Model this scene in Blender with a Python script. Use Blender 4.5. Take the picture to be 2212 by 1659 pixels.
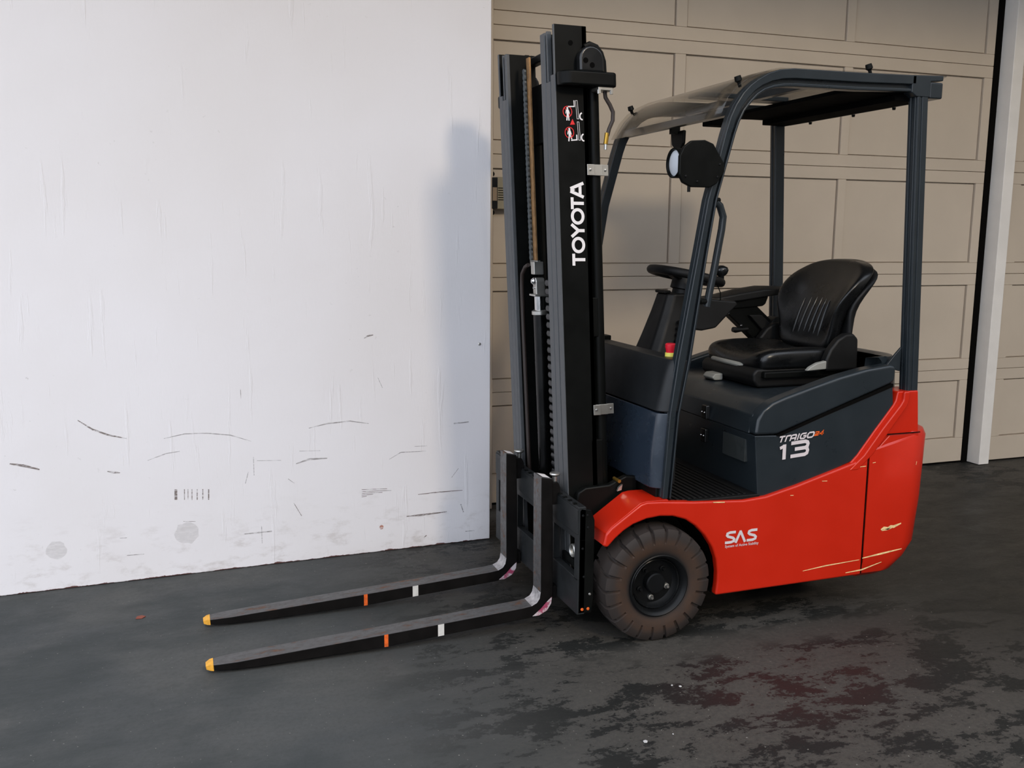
import bpy, bmesh, math, random
from mathutils import Vector, Matrix

random.seed(7)
sc = bpy.context.scene
for o in list(bpy.data.objects):
    bpy.data.objects.remove(o)
COL = sc.collection

# ------------------------------------------------------------------ camera
cam_d = bpy.data.cameras.new('camera')
cam_d.sensor_fit = 'HORIZONTAL'
cam_d.sensor_width = 36.0
cam_d.lens = 36.0 * 2024.0 / 2212.0
cam_d.clip_start = 0.05
cam = bpy.data.objects.new('camera', cam_d)
COL.objects.link(cam)
Rm = Matrix(((0.944246, 0.045, -0.3261), (-0.32921, 0.1500, -0.93228), (0.00700, 0.98765, 0.15645)))
vx = Vector((0.94424, -0.32917, 0.00704)); vz = Vector((-0.32613, -0.93233, 0.15645))
vx.normalize(); vz = (vz - vx * vz.dot(vx)).normalized(); vy = vz.cross(vx)
M4 = Matrix((vx, vy, vz)).transposed().to_4x4()
M4.translation = (0, 0, 1.53)
cam.matrix_world = M4
sc.camera = cam

# ------------------------------------------------------------------ world, lights, exposure
w = bpy.data.worlds.new('overcast_sky'); sc.world = w; w.use_nodes = True
wn = w.node_tree.nodes; bg = wn['Background']
bg.inputs[0].default_value = (0.83, 0.89, 1.0, 1)
bg.inputs[1].default_value = 2.5


def area(name, loc, target, sx, sy, power, col, portal=False):
    l = bpy.data.lights.new(name, 'AREA'); l.shape = 'RECTANGLE'; l.size = sx; l.size_y = sy
    l.energy = power; l.color = col
    o = bpy.data.objects.new(name, l); COL.objects.link(o); o.location = loc
    o.rotation_euler = (Vector(target) - Vector(loc)).to_track_quat('-Z', 'Y').to_euler()
    if portal:
        l.cycles.is_portal = True
    return o


area('flood_lamp', (2.95, -7.6, 7.45), (1.6, 4.0, 1.2), 1.3, 1.3, 490.0, (1.0, 0.84, 0.64))
sc.view_settings.view_transform = 'Standard'
sc.view_settings.look = 'None'
sc.view_settings.exposure = 0.0
sc.view_settings.gamma = 1.0
sc.view_settings.use_curve_mapping = False
sc.cycles.max_bounces = 8


# ------------------------------------------------------------------ materials
def lin(r, g, b):
    f = lambda c: (c / 255 / 12.92) if c <= 10 else ((c / 255 + 0.055) / 1.055) ** 2.4
    return (f(r), f(g), f(b), 1.0)


class NT:
    def __init__(self, name):
        self.m = bpy.data.materials.new(name); self.m.use_nodes = True
        self.t = self.m.node_tree; self.n = self.t.nodes; self.b = self.n['Principled BSDF']
        self.tc = None

    def link(self, a, b):
        self.t.links.new(a, b)

    def val(self, sock, v):
        if isinstance(v, bpy.types.NodeSocket):
            self.link(v, sock)
        else:
            sock.default_value = v

    def co(self, scale=(1, 1, 1), rot=(0, 0, 0), loc=(0, 0, 0), kind='Object'):
        tc = self.n.new('ShaderNodeTexCoord'); mp = self.n.new('ShaderNodeMapping')
        mp.inputs['Scale'].default_value = scale; mp.inputs['Rotation'].default_value = rot; mp.inputs['Location'].default_value = loc
        self.link(tc.outputs[kind], mp.inputs[0]); return mp.outputs[0]

    def noise(self, co, scale, detail=4, rough=0.55, dist=0.0):
        x = self.n.new('ShaderNodeTexNoise'); self.link(co, x.inputs['Vector'])
        x.inputs['Scale'].default_value = scale; x.inputs['Detail'].default_value = detail
        x.inputs['Roughness'].default_value = rough; x.inputs['Distortion'].default_value = dist
        return x.outputs[0]

    def ramp(self, v, a, b, lo=0.0, hi=1.0):
        x = self.n.new('ShaderNodeMapRange'); x.interpolation_type = 'SMOOTHSTEP'
        self.val(x.inputs[0], v)
        x.inputs[1].default_value = a; x.inputs[2].default_value = b; x.inputs[3].default_value = lo; x.inputs[4].default_value = hi
        return x.outputs[0]

    def math(self, op, a, b=0.0):
        x = self.n.new('ShaderNodeMath'); x.operation = op
        self.val(x.inputs[0], a); self.val(x.inputs[1], b); return x.outputs[0]

    def mix(self, f, a, b):
        x = self.n.new('ShaderNodeMix'); x.data_type = 'RGBA'
        self.val(x.inputs[0], f); self.val(x.inputs[6], a); self.val(x.inputs[7], b); return x.outputs[2]

    def sep(self, co):
        x = self.n.new('ShaderNodeSeparateXYZ'); self.link(co, x.inputs[0]); return x.outputs

    def blob(self, center, radius, co=None):
        """1 inside an ellipse, falling to 0 at its rim (object coordinates)."""
        mp = self.co(scale=tuple(1.0 / r for r in radius), loc=tuple(-c / r for c, r in zip(center, radius)))
        x = self.n.new('ShaderNodeVectorMath'); x.operation = 'LENGTH'; self.link(mp, x.inputs[0])
        return self.ramp(x.outputs['Value'], 0.25, 1.0, 1.0, 0.0)

    def bump(self, h, strength, dist):
        x = self.n.new('ShaderNodeBump'); x.inputs['Strength'].default_value = strength; x.inputs['Distance'].default_value = dist
        self.link(h, x.inputs['Height']); self.link(x.outputs[0], self.b.inputs['Normal'])

    def set(self, **k):
        for a, v in k.items():
            self.val(self.b.inputs[a.replace('_', ' ')], v)
        return self.m


def plain(name, col, rough=0.5, metal=0.0, var=0.12, scale=9.0, bump=0.0, spec=0.5, coat=0.0):
    t = NT(name); c = lin(*col)
    n = t.noise(t.co(), scale, 5, 0.6)
    d = tuple(x * (1 - var) for x in c[:3]) + (1,); l = tuple(min(1, x * (1 + var)) for x in c[:3]) + (1,)
    t.set(Base_Color=t.mix(t.ramp(n, 0.3, 0.7), d, l), Metallic=metal)
    t.set(Roughness=t.ramp(n, 0.3, 0.7, max(0.02, rough - 0.06), min(1, rough + 0.06)))
    t.b.inputs['Specular IOR Level'].default_value = spec
    t.b.inputs['Coat Weight'].default_value = coat
    t.b.inputs['Coat Roughness'].default_value = 0.08
    if bump:
        t.bump(t.noise(t.co(), 160, 3), bump, 0.002)
    return t.m


MAT = {}
MAT['orange'] = plain('orange_paint', (188, 32, 8), 0.36, var=0.04, scale=4, spec=0.4, coat=0.2)
MAT['anthracite'] = plain('anthracite_paint', (33, 39, 43), 0.33, var=0.06, spec=0.35, coat=0.12)
MAT['cowl'] = plain('cowl_plastic', (38, 47, 58), 0.25, var=0.04, coat=0.3)
MAT['cowl_dark'] = plain('cowl_cover_plastic', (25, 27, 29), 0.45, var=0.04, spec=0.3)
MAT['black'] = plain('black_paint', (11, 12, 11), 0.42, var=0.1, spec=0.12)
MAT['plastic'] = plain('black_plastic', (13, 13, 13), 0.55, var=0.08, bump=0.15, spec=0.3)
MAT['gloss'] = plain('gloss_black', (20, 21, 22), 0.22, var=0.05)
MAT['vinyl'] = plain('black_vinyl', (12, 13, 14), 0.3, var=0.05, bump=0.08, spec=0.45)
MAT['hub'] = plain('rim_black', (11, 12, 13), 0.45, var=0.1, spec=0.22)
MAT['rail'] = plain('rail_lit_grey', (78, 80, 82), 0.5, metal=0.25, var=0.08, scale=20)  # front flanges of the rails, their light from the left put into the grey
MAT['chrome'] = plain('chrome', (205, 205, 205), 0.2, metal=1.0, var=0.04)
MAT['zinc'] = plain('zinc_plate', (190, 188, 182), 0.35, metal=0.9, var=0.1)
MAT['brass'] = plain('brass', (176, 140, 60), 0.35, metal=0.9)
MAT['greyplastic'] = plain('light_grey_plastic', (140, 139, 132), 0.5, var=0.06)
MAT['white'] = plain('white_print', (228, 222, 220), 0.55, var=0.03)
MAT['whitedull'] = plain('silver_print', (205, 195, 195), 0.55, var=0.04)
MAT['red'] = plain('red_print', (215, 30, 32), 0.5, var=0.03)
MAT['orangeprint'] = plain('orange_print', (226, 92, 24), 0.5, var=0.03)
MAT['button'] = plain('red_button', (214, 24, 44), 0.4, var=0.03)
MAT['yellow'] = plain('yellow_collar', (222, 208, 90), 0.5, var=0.03)
MAT['scratch'] = plain('bare_scratch', (228, 196, 140), 0.6, var=0.2, scale=60)
MAT['tan'] = plain('greased_chain', (150, 114, 74), 0.5, metal=0.4, var=0.25, scale=30)
MAT['chain'] = plain('dark_chain', (104, 110, 112), 0.4, metal=0.5, var=0.15, scale=30)
MAT['hose'] = plain('rubber_hose', (46, 36, 32), 0.5)
MAT['lens'] = plain('lamp_glass', (206, 210, 216), 0.12, var=0.05)
MAT['label'] = plain('dull_label', (46, 50, 50), 0.55, var=0.12, scale=40)
MAT['orangerust'] = plain('orange_touch_up', (214, 92, 22), 0.7, var=0.25, scale=50)
MAT['yellowtip'] = plain('yellow_tip_paint', (222, 160, 50), 0.6, var=0.15, scale=50)
MAT['tape'] = plain('white_tape', (205, 202, 196), 0.6, var=0.08, scale=60)
t = NT('pink_primer')
n = t.noise(t.co(), 38, 3)
t.set(Base_Color=t.mix(t.ramp(n, 0.42, 0.6), lin(196, 186, 188), lin(158, 62, 92)), Roughness=0.6); MAT['pink'] = t.m
MAT['beige'] = plain('beige_door', (190, 177, 160), 0.55, var=0.035, scale=2.2)
MAT['pillar'] = plain('white_pillar', (226, 222, 216), 0.6, var=0.04, scale=5)
MAT['gap'] = plain('door_gap_rubber', (9, 8, 7), 0.9, spec=0.05)
MAT['chip'] = plain('white_chip', (186, 184, 182), 0.6)
MAT['redchip'] = plain('red_brown_chip', (128, 66, 50), 0.8)
MAT['hall'] = plain('hall_plaster', (150, 146, 138), 0.8)
MAT['bare'] = plain('bare_heel_steel', (168, 164, 164), 0.45, metal=0.4, var=0.3, scale=60)
MAT['cyl'] = plain('cylinder_black', (8, 8, 8), 0.25, spec=0.35)
MAT['chain_dark'] = plain('oiled_chain', (26, 28, 30), 0.35, metal=0.2)
MAT['matte'] = plain('matte_black', (10, 10, 10), 0.9, spec=0.03)
MAT['carriage'] = plain('carriage_steel', (29, 31, 32), 0.5, var=0.12, scale=14, spec=0.35)
MAT['flank'] = plain('fork_black_shade', (15, 13, 12), 0.65, var=0.25, scale=18, spec=0.1)  # black fork paint, deepened to hold the shade of the near-facing sides
MAT['facade'] = plain('light_block_facade', (96, 90, 84), 0.85)
MAT['greybox'] = plain('grey_box', (142, 134, 112), 0.5)
MAT['tanlabel'] = plain('tan_label', (142, 122, 98), 0.5)

t = NT('clear_roof_sheet')
lw = t.n.new('ShaderNodeLayerWeight'); lw.inputs[0].default_value = 0.5
fz = t.math('ADD', t.math('MULTIPLY', t.math('POWER', lw.outputs['Facing'], 5.0), 0.9), 0.04)
tr = t.n.new('ShaderNodeBsdfTransparent'); tr.inputs[0].default_value = (0.90, 0.89, 0.87, 1)
gl = t.n.new('ShaderNodeBsdfGlossy'); gl.inputs['Roughness'].default_value = 0.12; gl.inputs[0].default_value = (0.9, 0.9, 0.9, 1)
mx = t.n.new('ShaderNodeMixShader'); t.link(fz, mx.inputs[0]); t.link(tr.outputs[0], mx.inputs[1]); t.link(gl.outputs[0], mx.inputs[2])
t.link(mx.outputs[0], t.n['Material Output'].inputs[0]); MAT['clear'] = t.m

# worn fork steel: bright rubbed top, rust patches, flanks get a separate black with their shade painted in
t = NT('fork_steel')
n1 = t.noise(t.co(scale=(3, 8, 8)), 4, 6, 0.65); n2 = t.noise(t.co(), 60, 4)
c = t.mix(t.ramp(n1, 0.52, 0.7), lin(88, 87, 87), lin(108, 72, 48))
c = t.mix(t.ramp(n2, 0.45, 0.7, 0, 0.45), c, lin(58, 54, 52))
t.set(Base_Color=c, Metallic=0.45, Roughness=t.ramp(n1, 0.3, 0.7, 0.38, 0.62)); t.bump(n2, 0.2, 0.002); MAT['fork'] = t.m

# tyre: dusty brown ring on the sidewall
t = NT('tyre_rubber')
sx_ = t.sep(t.co())
r2 = t.math('SQRT', t.math('ADD', t.math('POWER', sx_[0], 2.0), t.math('POWER', sx_[2], 2.0)))
n = t.noise(t.co(), 26, 5)
dust = t.math('MULTIPLY', t.ramp(r2, 0.118, 0.145), t.ramp(r2, 0.165, 0.20, 1.0, 0.3))
c = t.mix(t.math('MULTIPLY', dust, t.ramp(n, 0.2, 0.75, 0.55, 1.0)), lin(25, 24, 24), lin(58, 38, 23))
t.set(Base_Color=c, Roughness=0.75); t.bump(t.noise(t.co(), 90, 3), 0.15, 0.002); MAT['tyre'] = t.m

# painted wall
t = NT('white_wall_paint')
co = t.co()
big = t.noise(co, 0.7, 3); fine = t.noise(co, 14, 6, 0.7)
z = t.sep(co)[2]
c = t.mix(t.ramp(big, 0.3, 0.7), lin(232, 229, 231), lin(226, 222, 222))
spk = t.math('MULTIPLY', t.ramp(t.noise(co, 34, 3, 0.6), 0.66, 0.74), t.ramp(t.noise(co, 1.3, 3), 0.48, 0.66))
c = t.mix(t.math('MULTIPLY', spk, 0.32), c, lin(120, 112, 96))
grim = t.math('MULTIPLY', t.ramp(z, 0.02, 0.42, 1, 0), t.ramp(t.noise(t.co(scale=(1, 1, 2.2)), 7, 6, 0.7), 0.5, 0.72))
c = t.mix(t.math('MULTIPLY', grim, 0.4), c, lin(160, 148, 138))
foot = t.math('LESS_THAN', z, t.ramp(t.noise(t.co(), 9, 5, 0.7), 0.3, 0.75, 0.0, 0.012))
c = t.mix(foot, c, lin(96, 62, 58))
t.set(Base_Color=c, Roughness=0.62)
h = t.math('ADD', t.math('MULTIPLY', t.noise(co, 5, 3), 1.2), t.math('MULTIPLY', t.noise(t.co(scale=(1, 1, 0.25)), 120, 4), 0.16))
sc_ = t.math('MULTIPLY', t.ramp(t.noise(t.co(scale=(6, 6, 0.6)), 3.5, 5, 0.6), 0.6, 0.68), 0.5)
t.bump(t.math('ADD', h, sc_), 0.35, 0.006); MAT['wall'] = t.m

# scuffs
def scuff_mat(name, col, lo):
    t = NT(name)
    t.set(Base_Color=lin(*col), Roughness=0.7)
    t.set(Alpha=t.ramp(t.noise(t.co(scale=(0.4, 1, 1.6)), 70, 5, 0.7), 0.36, 0.58, 0.12, lo))
    return t.m
MAT['scuff_d'] = scuff_mat('dark_scuff', (128, 116, 111), 0.85)
MAT['scuff_l'] = scuff_mat('faint_scuff', (140, 134, 132), 0.55)
MAT['scuff_b'] = scuff_mat('grey_smudge', (188, 184, 181), 0.22)
MAT['scuff_r'] = scuff_mat('reddish_scuff', (188, 128, 108), 0.85)

# floor
t = NT('worn_concrete_floor')
co = t.co()
streak = t.co(scale=(0.75, 1.35, 1), rot=(0, 0, math.radians(-8)))
n_big = t.noise(co, 0.9, 4, 0.6, 0.3); n_str = t.noise(streak, 3.2, 8, 0.68, 0.25); n_mid = t.noise(streak, 6.0, 10, 0.78, 0.1); n_fine = t.noise(co, 60, 5, 0.7)
base = t.mix(t.ramp(n_big, 0.35, 0.65), lin(62, 65, 66), lin(78, 78, 76))
base = t.mix(t.ramp(n_fine, 0.4, 0.75, 0.0, 0.35), base, lin(46, 48, 47))
smear = t.ramp(t.noise(streak, 1.7, 5, 0.6), 0.42, 0.62)
base = t.mix(t.math('MULTIPLY', smear, 0.75), base, lin(50, 54, 54))
X = t.sep(co)[0]; Yc = t.sep(co)[1]
zone = t.ramp(X, 0.35, 1.3)
base = t.mix(t.ramp(X, 0.2, 1.6, 0.0, 0.85), base, t.mix(t.ramp(n_fine, 0.3, 0.7), lin(58, 55, 51), lin(74, 70, 64)))  # browner, darker base to the right, part of the light falloff painted in
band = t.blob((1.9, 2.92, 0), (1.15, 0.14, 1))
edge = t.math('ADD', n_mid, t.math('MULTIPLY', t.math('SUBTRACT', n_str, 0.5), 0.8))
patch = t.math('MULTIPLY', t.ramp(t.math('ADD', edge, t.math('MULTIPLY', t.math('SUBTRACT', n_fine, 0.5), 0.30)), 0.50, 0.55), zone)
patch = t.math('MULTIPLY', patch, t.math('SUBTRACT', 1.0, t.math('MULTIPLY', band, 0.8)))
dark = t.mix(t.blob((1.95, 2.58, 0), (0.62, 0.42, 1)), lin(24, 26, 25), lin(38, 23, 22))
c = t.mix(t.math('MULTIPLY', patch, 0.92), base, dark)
oil_shade = t.math('MAXIMUM', t.blob((3.9, 3.3, 0), (2.2, 2.0, 1)), t.blob((2.4, 3.7, 0), (1.9, 0.8, 1)))  # oily floor plus painted shade, under the truck and off to the right
c = t.mix(t.math('MULTIPLY', oil_shade, 0.88), c, lin(20, 20, 18))
spk = t.ramp(t.noise(co, 95, 2, 0.4), 0.735, 0.76)
c = t.mix(t.math('MULTIPLY', spk, 0.55), c, lin(150, 148, 140))
wet = t.math('MULTIPLY', oil_shade, 1.0)
rr = t.math('SUBTRACT', t.ramp(n_mid, 0.3, 0.7, 0.72, 0.55), t.math('MULTIPLY', wet, 0.22))
t.set(Base_Color=c, Roughness=rr); t.b.inputs['Specular IOR Level'].default_value = 0.22
t.bump(t.math('ADD', n_fine, t.math('MULTIPLY', patch, -0.6)), 0.22, 0.004); MAT['floor'] = t.m


# ------------------------------------------------------------------ mesh helpers
class MB:
    def __init__(self):
        self.bm = bmesh.new()

    def faces(self, vs, fs):
        v = [self.bm.verts.new(p) for p in vs]
        for f in fs:
            try:
                self.bm.faces.new([v[i] for i in f])
            except ValueError:
                pass
        return self

    def box(self, x0, x1, y0, y1, z0, z1, fn=None):
        p = [(x, y, z) for x in (x0, x1) for y in (y0, y1) for z in (z0, z1)]
        if fn:
            p = [fn(*q) for q in p]
        return self.faces(p, [(0, 1, 3, 2), (4, 6, 7, 5), (0, 4, 5, 1), (2, 3, 7, 6), (0, 2, 6, 4), (1, 5, 7, 3)])

    def prism(self, poly, a, b, axis='y', fn=None):
        mk = {'y': lambda u, v, h: (u, h, v), 'x': lambda u, v, h: (h, u, v), 'z': lambda u, v, h: (u, v, h)}[axis]
        n = len(poly)
        p = [mk(u, v, a) for u, v in poly] + [mk(u, v, b) for u, v in poly]
        if fn:
            p = [fn(*q) for q in p]
        fs = [tuple(range(n)), tuple(range(2 * n - 1, n - 1, -1))] + [(i, (i + 1) % n, n + (i + 1) % n, n + i) for i in range(n)]
        return self.faces(p, fs)

    def loft(self, rings, closed=True, caps=True):
        n = len(rings[0]); vs = [p for r in rings for p in r]; fs = []
        for k in range(len(rings) - 1):
            for i in range(n if closed else n - 1):
                j = (i + 1) % n
                fs.append((k * n + i, k * n + j, (k + 1) * n + j, (k + 1) * n + i))
        if caps and closed:
            fs.append(tuple(range(n))); fs.append(tuple(range((len(rings) - 1) * n, len(rings) * n)))
        return self.faces(vs, fs)

    def tube(self, pts, r, seg=10, ell=1.0, caps=True):
        pts = [Vector(p) for p in pts]; rings = []; prev = None
        rr = r if isinstance(r, (list, tuple)) else [r] * len(pts)
        for i, p in enumerate(pts):
            d = (pts[min(i + 1, len(pts) - 1)] - pts[max(i - 1, 0)]).normalized()
            if prev is None:
                a = Vector((0, 0, 1)) if abs(d.z) < 0.9 else Vector((0, 1, 0))
                u = d.cross(a).normalized()
            else:
                u = (prev - d * prev.dot(d)).normalized()
            prev = u; v = d.cross(u)
            rings.append([tuple(p + (u * math.cos(k * 2 * math.pi / seg) + v * ell * math.sin(k * 2 * math.pi / seg)) * rr[i]) for k in range(seg)])
        return self.loft(rings, True, caps)

    def cyl(self, p, q, r, seg=20, r2=None):
        return self.tube([p, q], [r, r if r2 is None else r2], seg)

    def lathe(self, prof, c, axis='y', seg=48, closed=False):
        """prof: (radius, offset along the axis)."""
        mk = {'y': lambda a, r, h: (c[0] + r * math.cos(a), c[1] + h, c[2] + r * math.sin(a)),
              'z': lambda a, r, h: (c[0] + r * math.cos(a), c[1] + r * math.sin(a), c[2] + h),
              'x': lambda a, r, h: (c[0] + h, c[1] + r * math.cos(a), c[2] + r * math.sin(a))}[axis]
        n = len(prof); vs = []; fs = []
        for k in range(seg):
            a = 2 * math.pi * k / seg
            vs += [mk(a, r, h) for r, h in prof]
        for k in range(seg):
            k2 = (k + 1) % seg
            for i in range(n if closed else n - 1):
                j = (i + 1) % n
                fs.append((k * n + i, k * n + j, k2 * n + j, k2 * n + i))
        self.faces(vs, fs)
        bmesh.ops.remove_doubles(self.bm, verts=self.bm.verts, dist=1e-5)
        return self

    def torus(self, c, R, r, tilt, seg=40, s2=12):
        ct, st = math.cos(tilt), math.sin(tilt); rings = []
        vs = []; fs = []
        for k in range(seg):
            a = 2 * math.pi * k / seg
            for i in range(s2):
                b = 2 * math.pi * i / s2
                x = (R + r * math.cos(b)) * math.cos(a); y = (R + r * math.cos(b)) * math.sin(a); z = r * math.sin(b)
                vs.append((c[0] + x * ct + z * st, c[1] + y, c[2] - x * st + z * ct))
        for k in range(seg):
            for i in range(s2):
                fs.append((k * s2 + i, ((k + 1) % seg) * s2 + i, ((k + 1) % seg) * s2 + (i + 1) % s2, k * s2 + (i + 1) % s2))
        return self.faces(vs, fs)

    def make(self, name, mat, parent=None, bevel=0.0, seg=2, smooth=True, angle=35, sub=0, origin=None, label=None):
        bmesh.ops.recalc_face_normals(self.bm, faces=self.bm.faces)
        me = bpy.data.meshes.new(name)
        off = Vector(origin) if origin is not None else ORG[0]
        for v in self.bm.verts:
            v.co -= off
        self.bm.to_mesh(me); self.bm.free()
        o = bpy.data.objects.new(name, me); COL.objects.link(o)
        me.materials.append(MAT[mat] if isinstance(mat, str) else mat)
        if smooth:
            for p in me.polygons:
                p.use_smooth = True
            me.set_sharp_from_angle(angle=math.radians(angle))
        if bevel:
            b = o.modifiers.new('bevel', 'BEVEL'); b.width = bevel; b.segments = seg; b.limit_method = 'ANGLE'; b.angle_limit = math.radians(28)
            b.harden_normals = True
        if sub:
            s = o.modifiers.new('subd', 'SUBSURF'); s.levels = sub; s.render_levels = sub
        if parent is not None:
            o.parent = parent
            o.location = off - ORG[0] - PO.get(parent.name, Vector((0, 0, 0)))
        else:
            o.location = off
        PO[o.name] = (off - ORG[0])
        if label:
            o['label'] = label
        return o


ORG = [Vector((0, 0, 0))]
PO = {}


def empty(name, loc, rz=0.0):
    e = bpy.data.objects.new(name, None); COL.objects.link(e); e.location = loc; e.rotation_euler = (0, 0, rz)
    e.empty_display_size = 0.2
    PO[e.name] = Vector((0, 0, 0))
    return e


def tag(o, label=None, cat=None, kind=None, group=None):
    if label: o['label'] = label
    if cat: o['category'] = cat
    if kind: o['kind'] = kind
    if group: o['group'] = group
    return o


def again(o, dloc, parent=None, label=None):
    c = o.copy(); COL.objects.link(c)
    if parent is not None: c.parent = parent
    c.location = Vector(o.location) + Vector(dloc)
    PO[c.name] = PO.get(o.name, Vector((0, 0, 0))) + Vector(dloc)
    if label: c['label'] = label
    return c


# ------------------------------------------------------------------ the setting
fl = MB().faces([(-14, -12, 0), (12, -12, 0), (12, 7, 0), (-14, 7, 0)], [(0, 1, 2, 3)]).make('floor', 'floor', smooth=False)
tag(fl, 'dark worn concrete floor with black patches', kind='structure')

WR = math.atan2(0.089, 2.214)
wall = MB()
NX = 46
wall.box(-7.2, 0.0, 0.0, 0.42, 0, 5.4)
wl = wall.make('wall_left', 'wall', bevel=0.006, origin=(0, 0, 0))
wl.location = (1.419, 4.379, 0); wl.rotation_euler = (0, 0, WR)
tag(wl, 'white painted wall with scuff marks beside the beige door', kind='structure')

SCUFF = [('d', 0.0048, [(-1.873, 0.741), (-1.817, 0.697), (-1.756, 0.668), (-1.683, 0.647)]), ('d', 0.0078, [(-2.141, 0.573), (-2.091, 0.561), (-2.031, 0.539)]), ('d', 0.0058, [(-1.769, 0.508), (-1.742, 0.501), (-1.719, 0.498)]), ('d', 0.0039, [(-0.378, 0.27), (-0.277, 0.272), (-0.148, 0.27)]), ('d', 0.0068, [(-0.437, 0.165), (-0.361, 0.164), (-0.23, 0.167)]), ('l', 0.0029, [(-1.533, 0.636), (-1.446, 0.651), (-1.349, 0.647), (-1.251, 0.631), (-1.161, 0.596)]), ('l', 0.0039, [(-0.9, 0.639), (-0.814, 0.655), (-0.706, 0.659), (-0.618, 0.642)]), ('d', 0.0029, [(-1.2, 0.839), (-1.199, 0.797)]), ('l', 0.0039, [(-1.154, 0.522), (-1.154, 0.436)]), ('d', 0.0039, [(-0.979, 0.287), (-0.944, 0.22)]), ('d', 0.0058, [(-0.633, 1.049), (-0.611, 1.062), (-0.589, 1.064)]), ('l', 0.0039, [(-1.129, 0.192), (-1.129, 0.109)]), ('l', 0.0087, [(-1.207, 0.162), (-1.083, 0.162)]), ('l', 0.0029, [(-0.52, 0.459), (-0.462, 0.489), (-0.335, 0.485)]), ('l', 0.0048, [(-1.711, 0.121), (-1.64, 0.119)]), ('l', 0.0068, [(-0.963, 0.474), (-0.904, 0.491), (-0.818, 0.489)]), ('l', 0.0039, [(-1.002, 0.406), (-0.973, 0.381)]), ('l', 0.0029, [(-0.57, 0.861), (-0.548, 0.81)]), ('d', 0.0029, [(-0.205, 0.34), (-0.169, 0.384)]), ('l', 0.0029, [(-1.604, 0.543), (-1.527, 0.568), (-1.469, 0.574)]), ('l', 0.0029, [(-1.139, 0.503), (-1.031, 0.496)]), ('l', 0.0039, [(-1.194, 0.401), (-1.179, 0.454)]), ('l', 0.0097, [(-0.193, 0.613), (-0.115, 0.616)]), ('l', 0.0078, [(-0.157, 0.199), (-0.143, 0.156)]), ('d', 0.0068, [(-0.35, 0.047), (-0.336, 0.057)]), ('l', 0.0029, [(-0.946, 0.533), (-0.85, 0.528)]), ('l', 0.0029, [(-0.393, 0.513), (-0.329, 0.511)]), ('l', 0.0039, [(-1.735, 0.203), (-1.707, 0.202)]), ('d', 0.0029, [(-1.469, 0.251), (-1.416, 0.245)]), ('l', 0.0048, [(-0.133, 0.055), (-0.084, 0.053)]), ('d', 0.0175, [(-1.494, 0.402), (-1.496, 0.354)]), ('d', 0.0048, [(-1.458, 0.399), (-1.46, 0.35)]), ('d', 0.0039, [(-1.443, 0.398), (-1.445, 0.349)]), ('d', 0.0048, [(-1.426, 0.396), (-1.428, 0.347)]), ('d', 0.0058, [(-1.404, 0.394), (-1.406, 0.345)]), ('d', 0.0058, [(-1.38, 0.392), (-1.382, 0.343)]), ('d', 0.0078, [(-1.355, 0.389), (-1.357, 0.34)]), ('d', 0.0039, [(-0.657, 0.321), (-0.533, 0.314)]), ('d', 0.0039, [(-0.657, 0.312), (-0.51, 0.303)]), ('d', 0.0039, [(-0.657, 0.303), (-0.556, 0.298)]), ('d', 0.0039, [(-0.658, 0.294), (-0.601, 0.293)]), ('d', 0.0039, [(-0.658, 0.285), (-0.633, 0.287)])]


def strip(mb, pts, wd, fn, taper=True):
    n = len(pts); L = []; Rr = []
    for i, (u, v) in enumerate(pts):
        a = pts[max(i - 1, 0)]; b = pts[min(i + 1, n - 1)]
        dx, dy = b[0] - a[0], b[1] - a[1]; l = math.hypot(dx, dy) or 1
        hw = wd / 2 * (0.45 if taper and i in (0, n - 1) else 1)
        L.append(fn(u - dy / l * hw, v + dx / l * hw)); Rr.append(fn(u + dy / l * hw, v - dx / l * hw))
    mb.faces(L + Rr, [(i, i + 1, n + i + 1, n + i) for i in range(n - 1)])


for k, wd, pts in SCUFF:
    mb = MB(); strip(mb, pts, wd * 1.5, lambda s, z: (s, -0.0008, z))
    mb.make('scuff_mark', 'scuff_' + k, wl, smooth=False)
for (s, z), r, k in (((-1.457, 0.196), 0.055, 'b'), ((-1.988, 0.179), 0.042, 'b'), ((-0.564, 0.124), 0.011, 'r')):
    mb = MB(); mb.faces([(s + r * math.cos(a) * random.uniform(0.8, 1.1), -0.0007, z + r * math.sin(a) * random.uniform(0.8, 1.1)) for a in [i * math.pi / 8 for i in range(16)]], [tuple(range(16))])
    mb.make('scuff_mark', 'scuff_' + k, wl, smooth=False)
MB().lathe([(0.0, -0.005), (0.004, -0.005), (0.007, -0.002), (0.007, 0.001)], (-0.058, 0, 1.002), 'y', 14).make('wall_screw', 'zinc', wl)

# sectional door
DY = 4.95
XA, XB = 1.52, 5.03
d1 = tag(empty('door_1', (3.27, DY, 0)), 'beige sectional overhead door with recessed rectangular panels', kind='structure')
ORG[0] = Vector((3.27, DY, 0))
seams = [0.012, 0.654, 1.300, 1.966, 2.637, 3.303]
cols = [(1.612, 2.705), (2.774, 3.872), (3.932, 4.962)]


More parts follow.
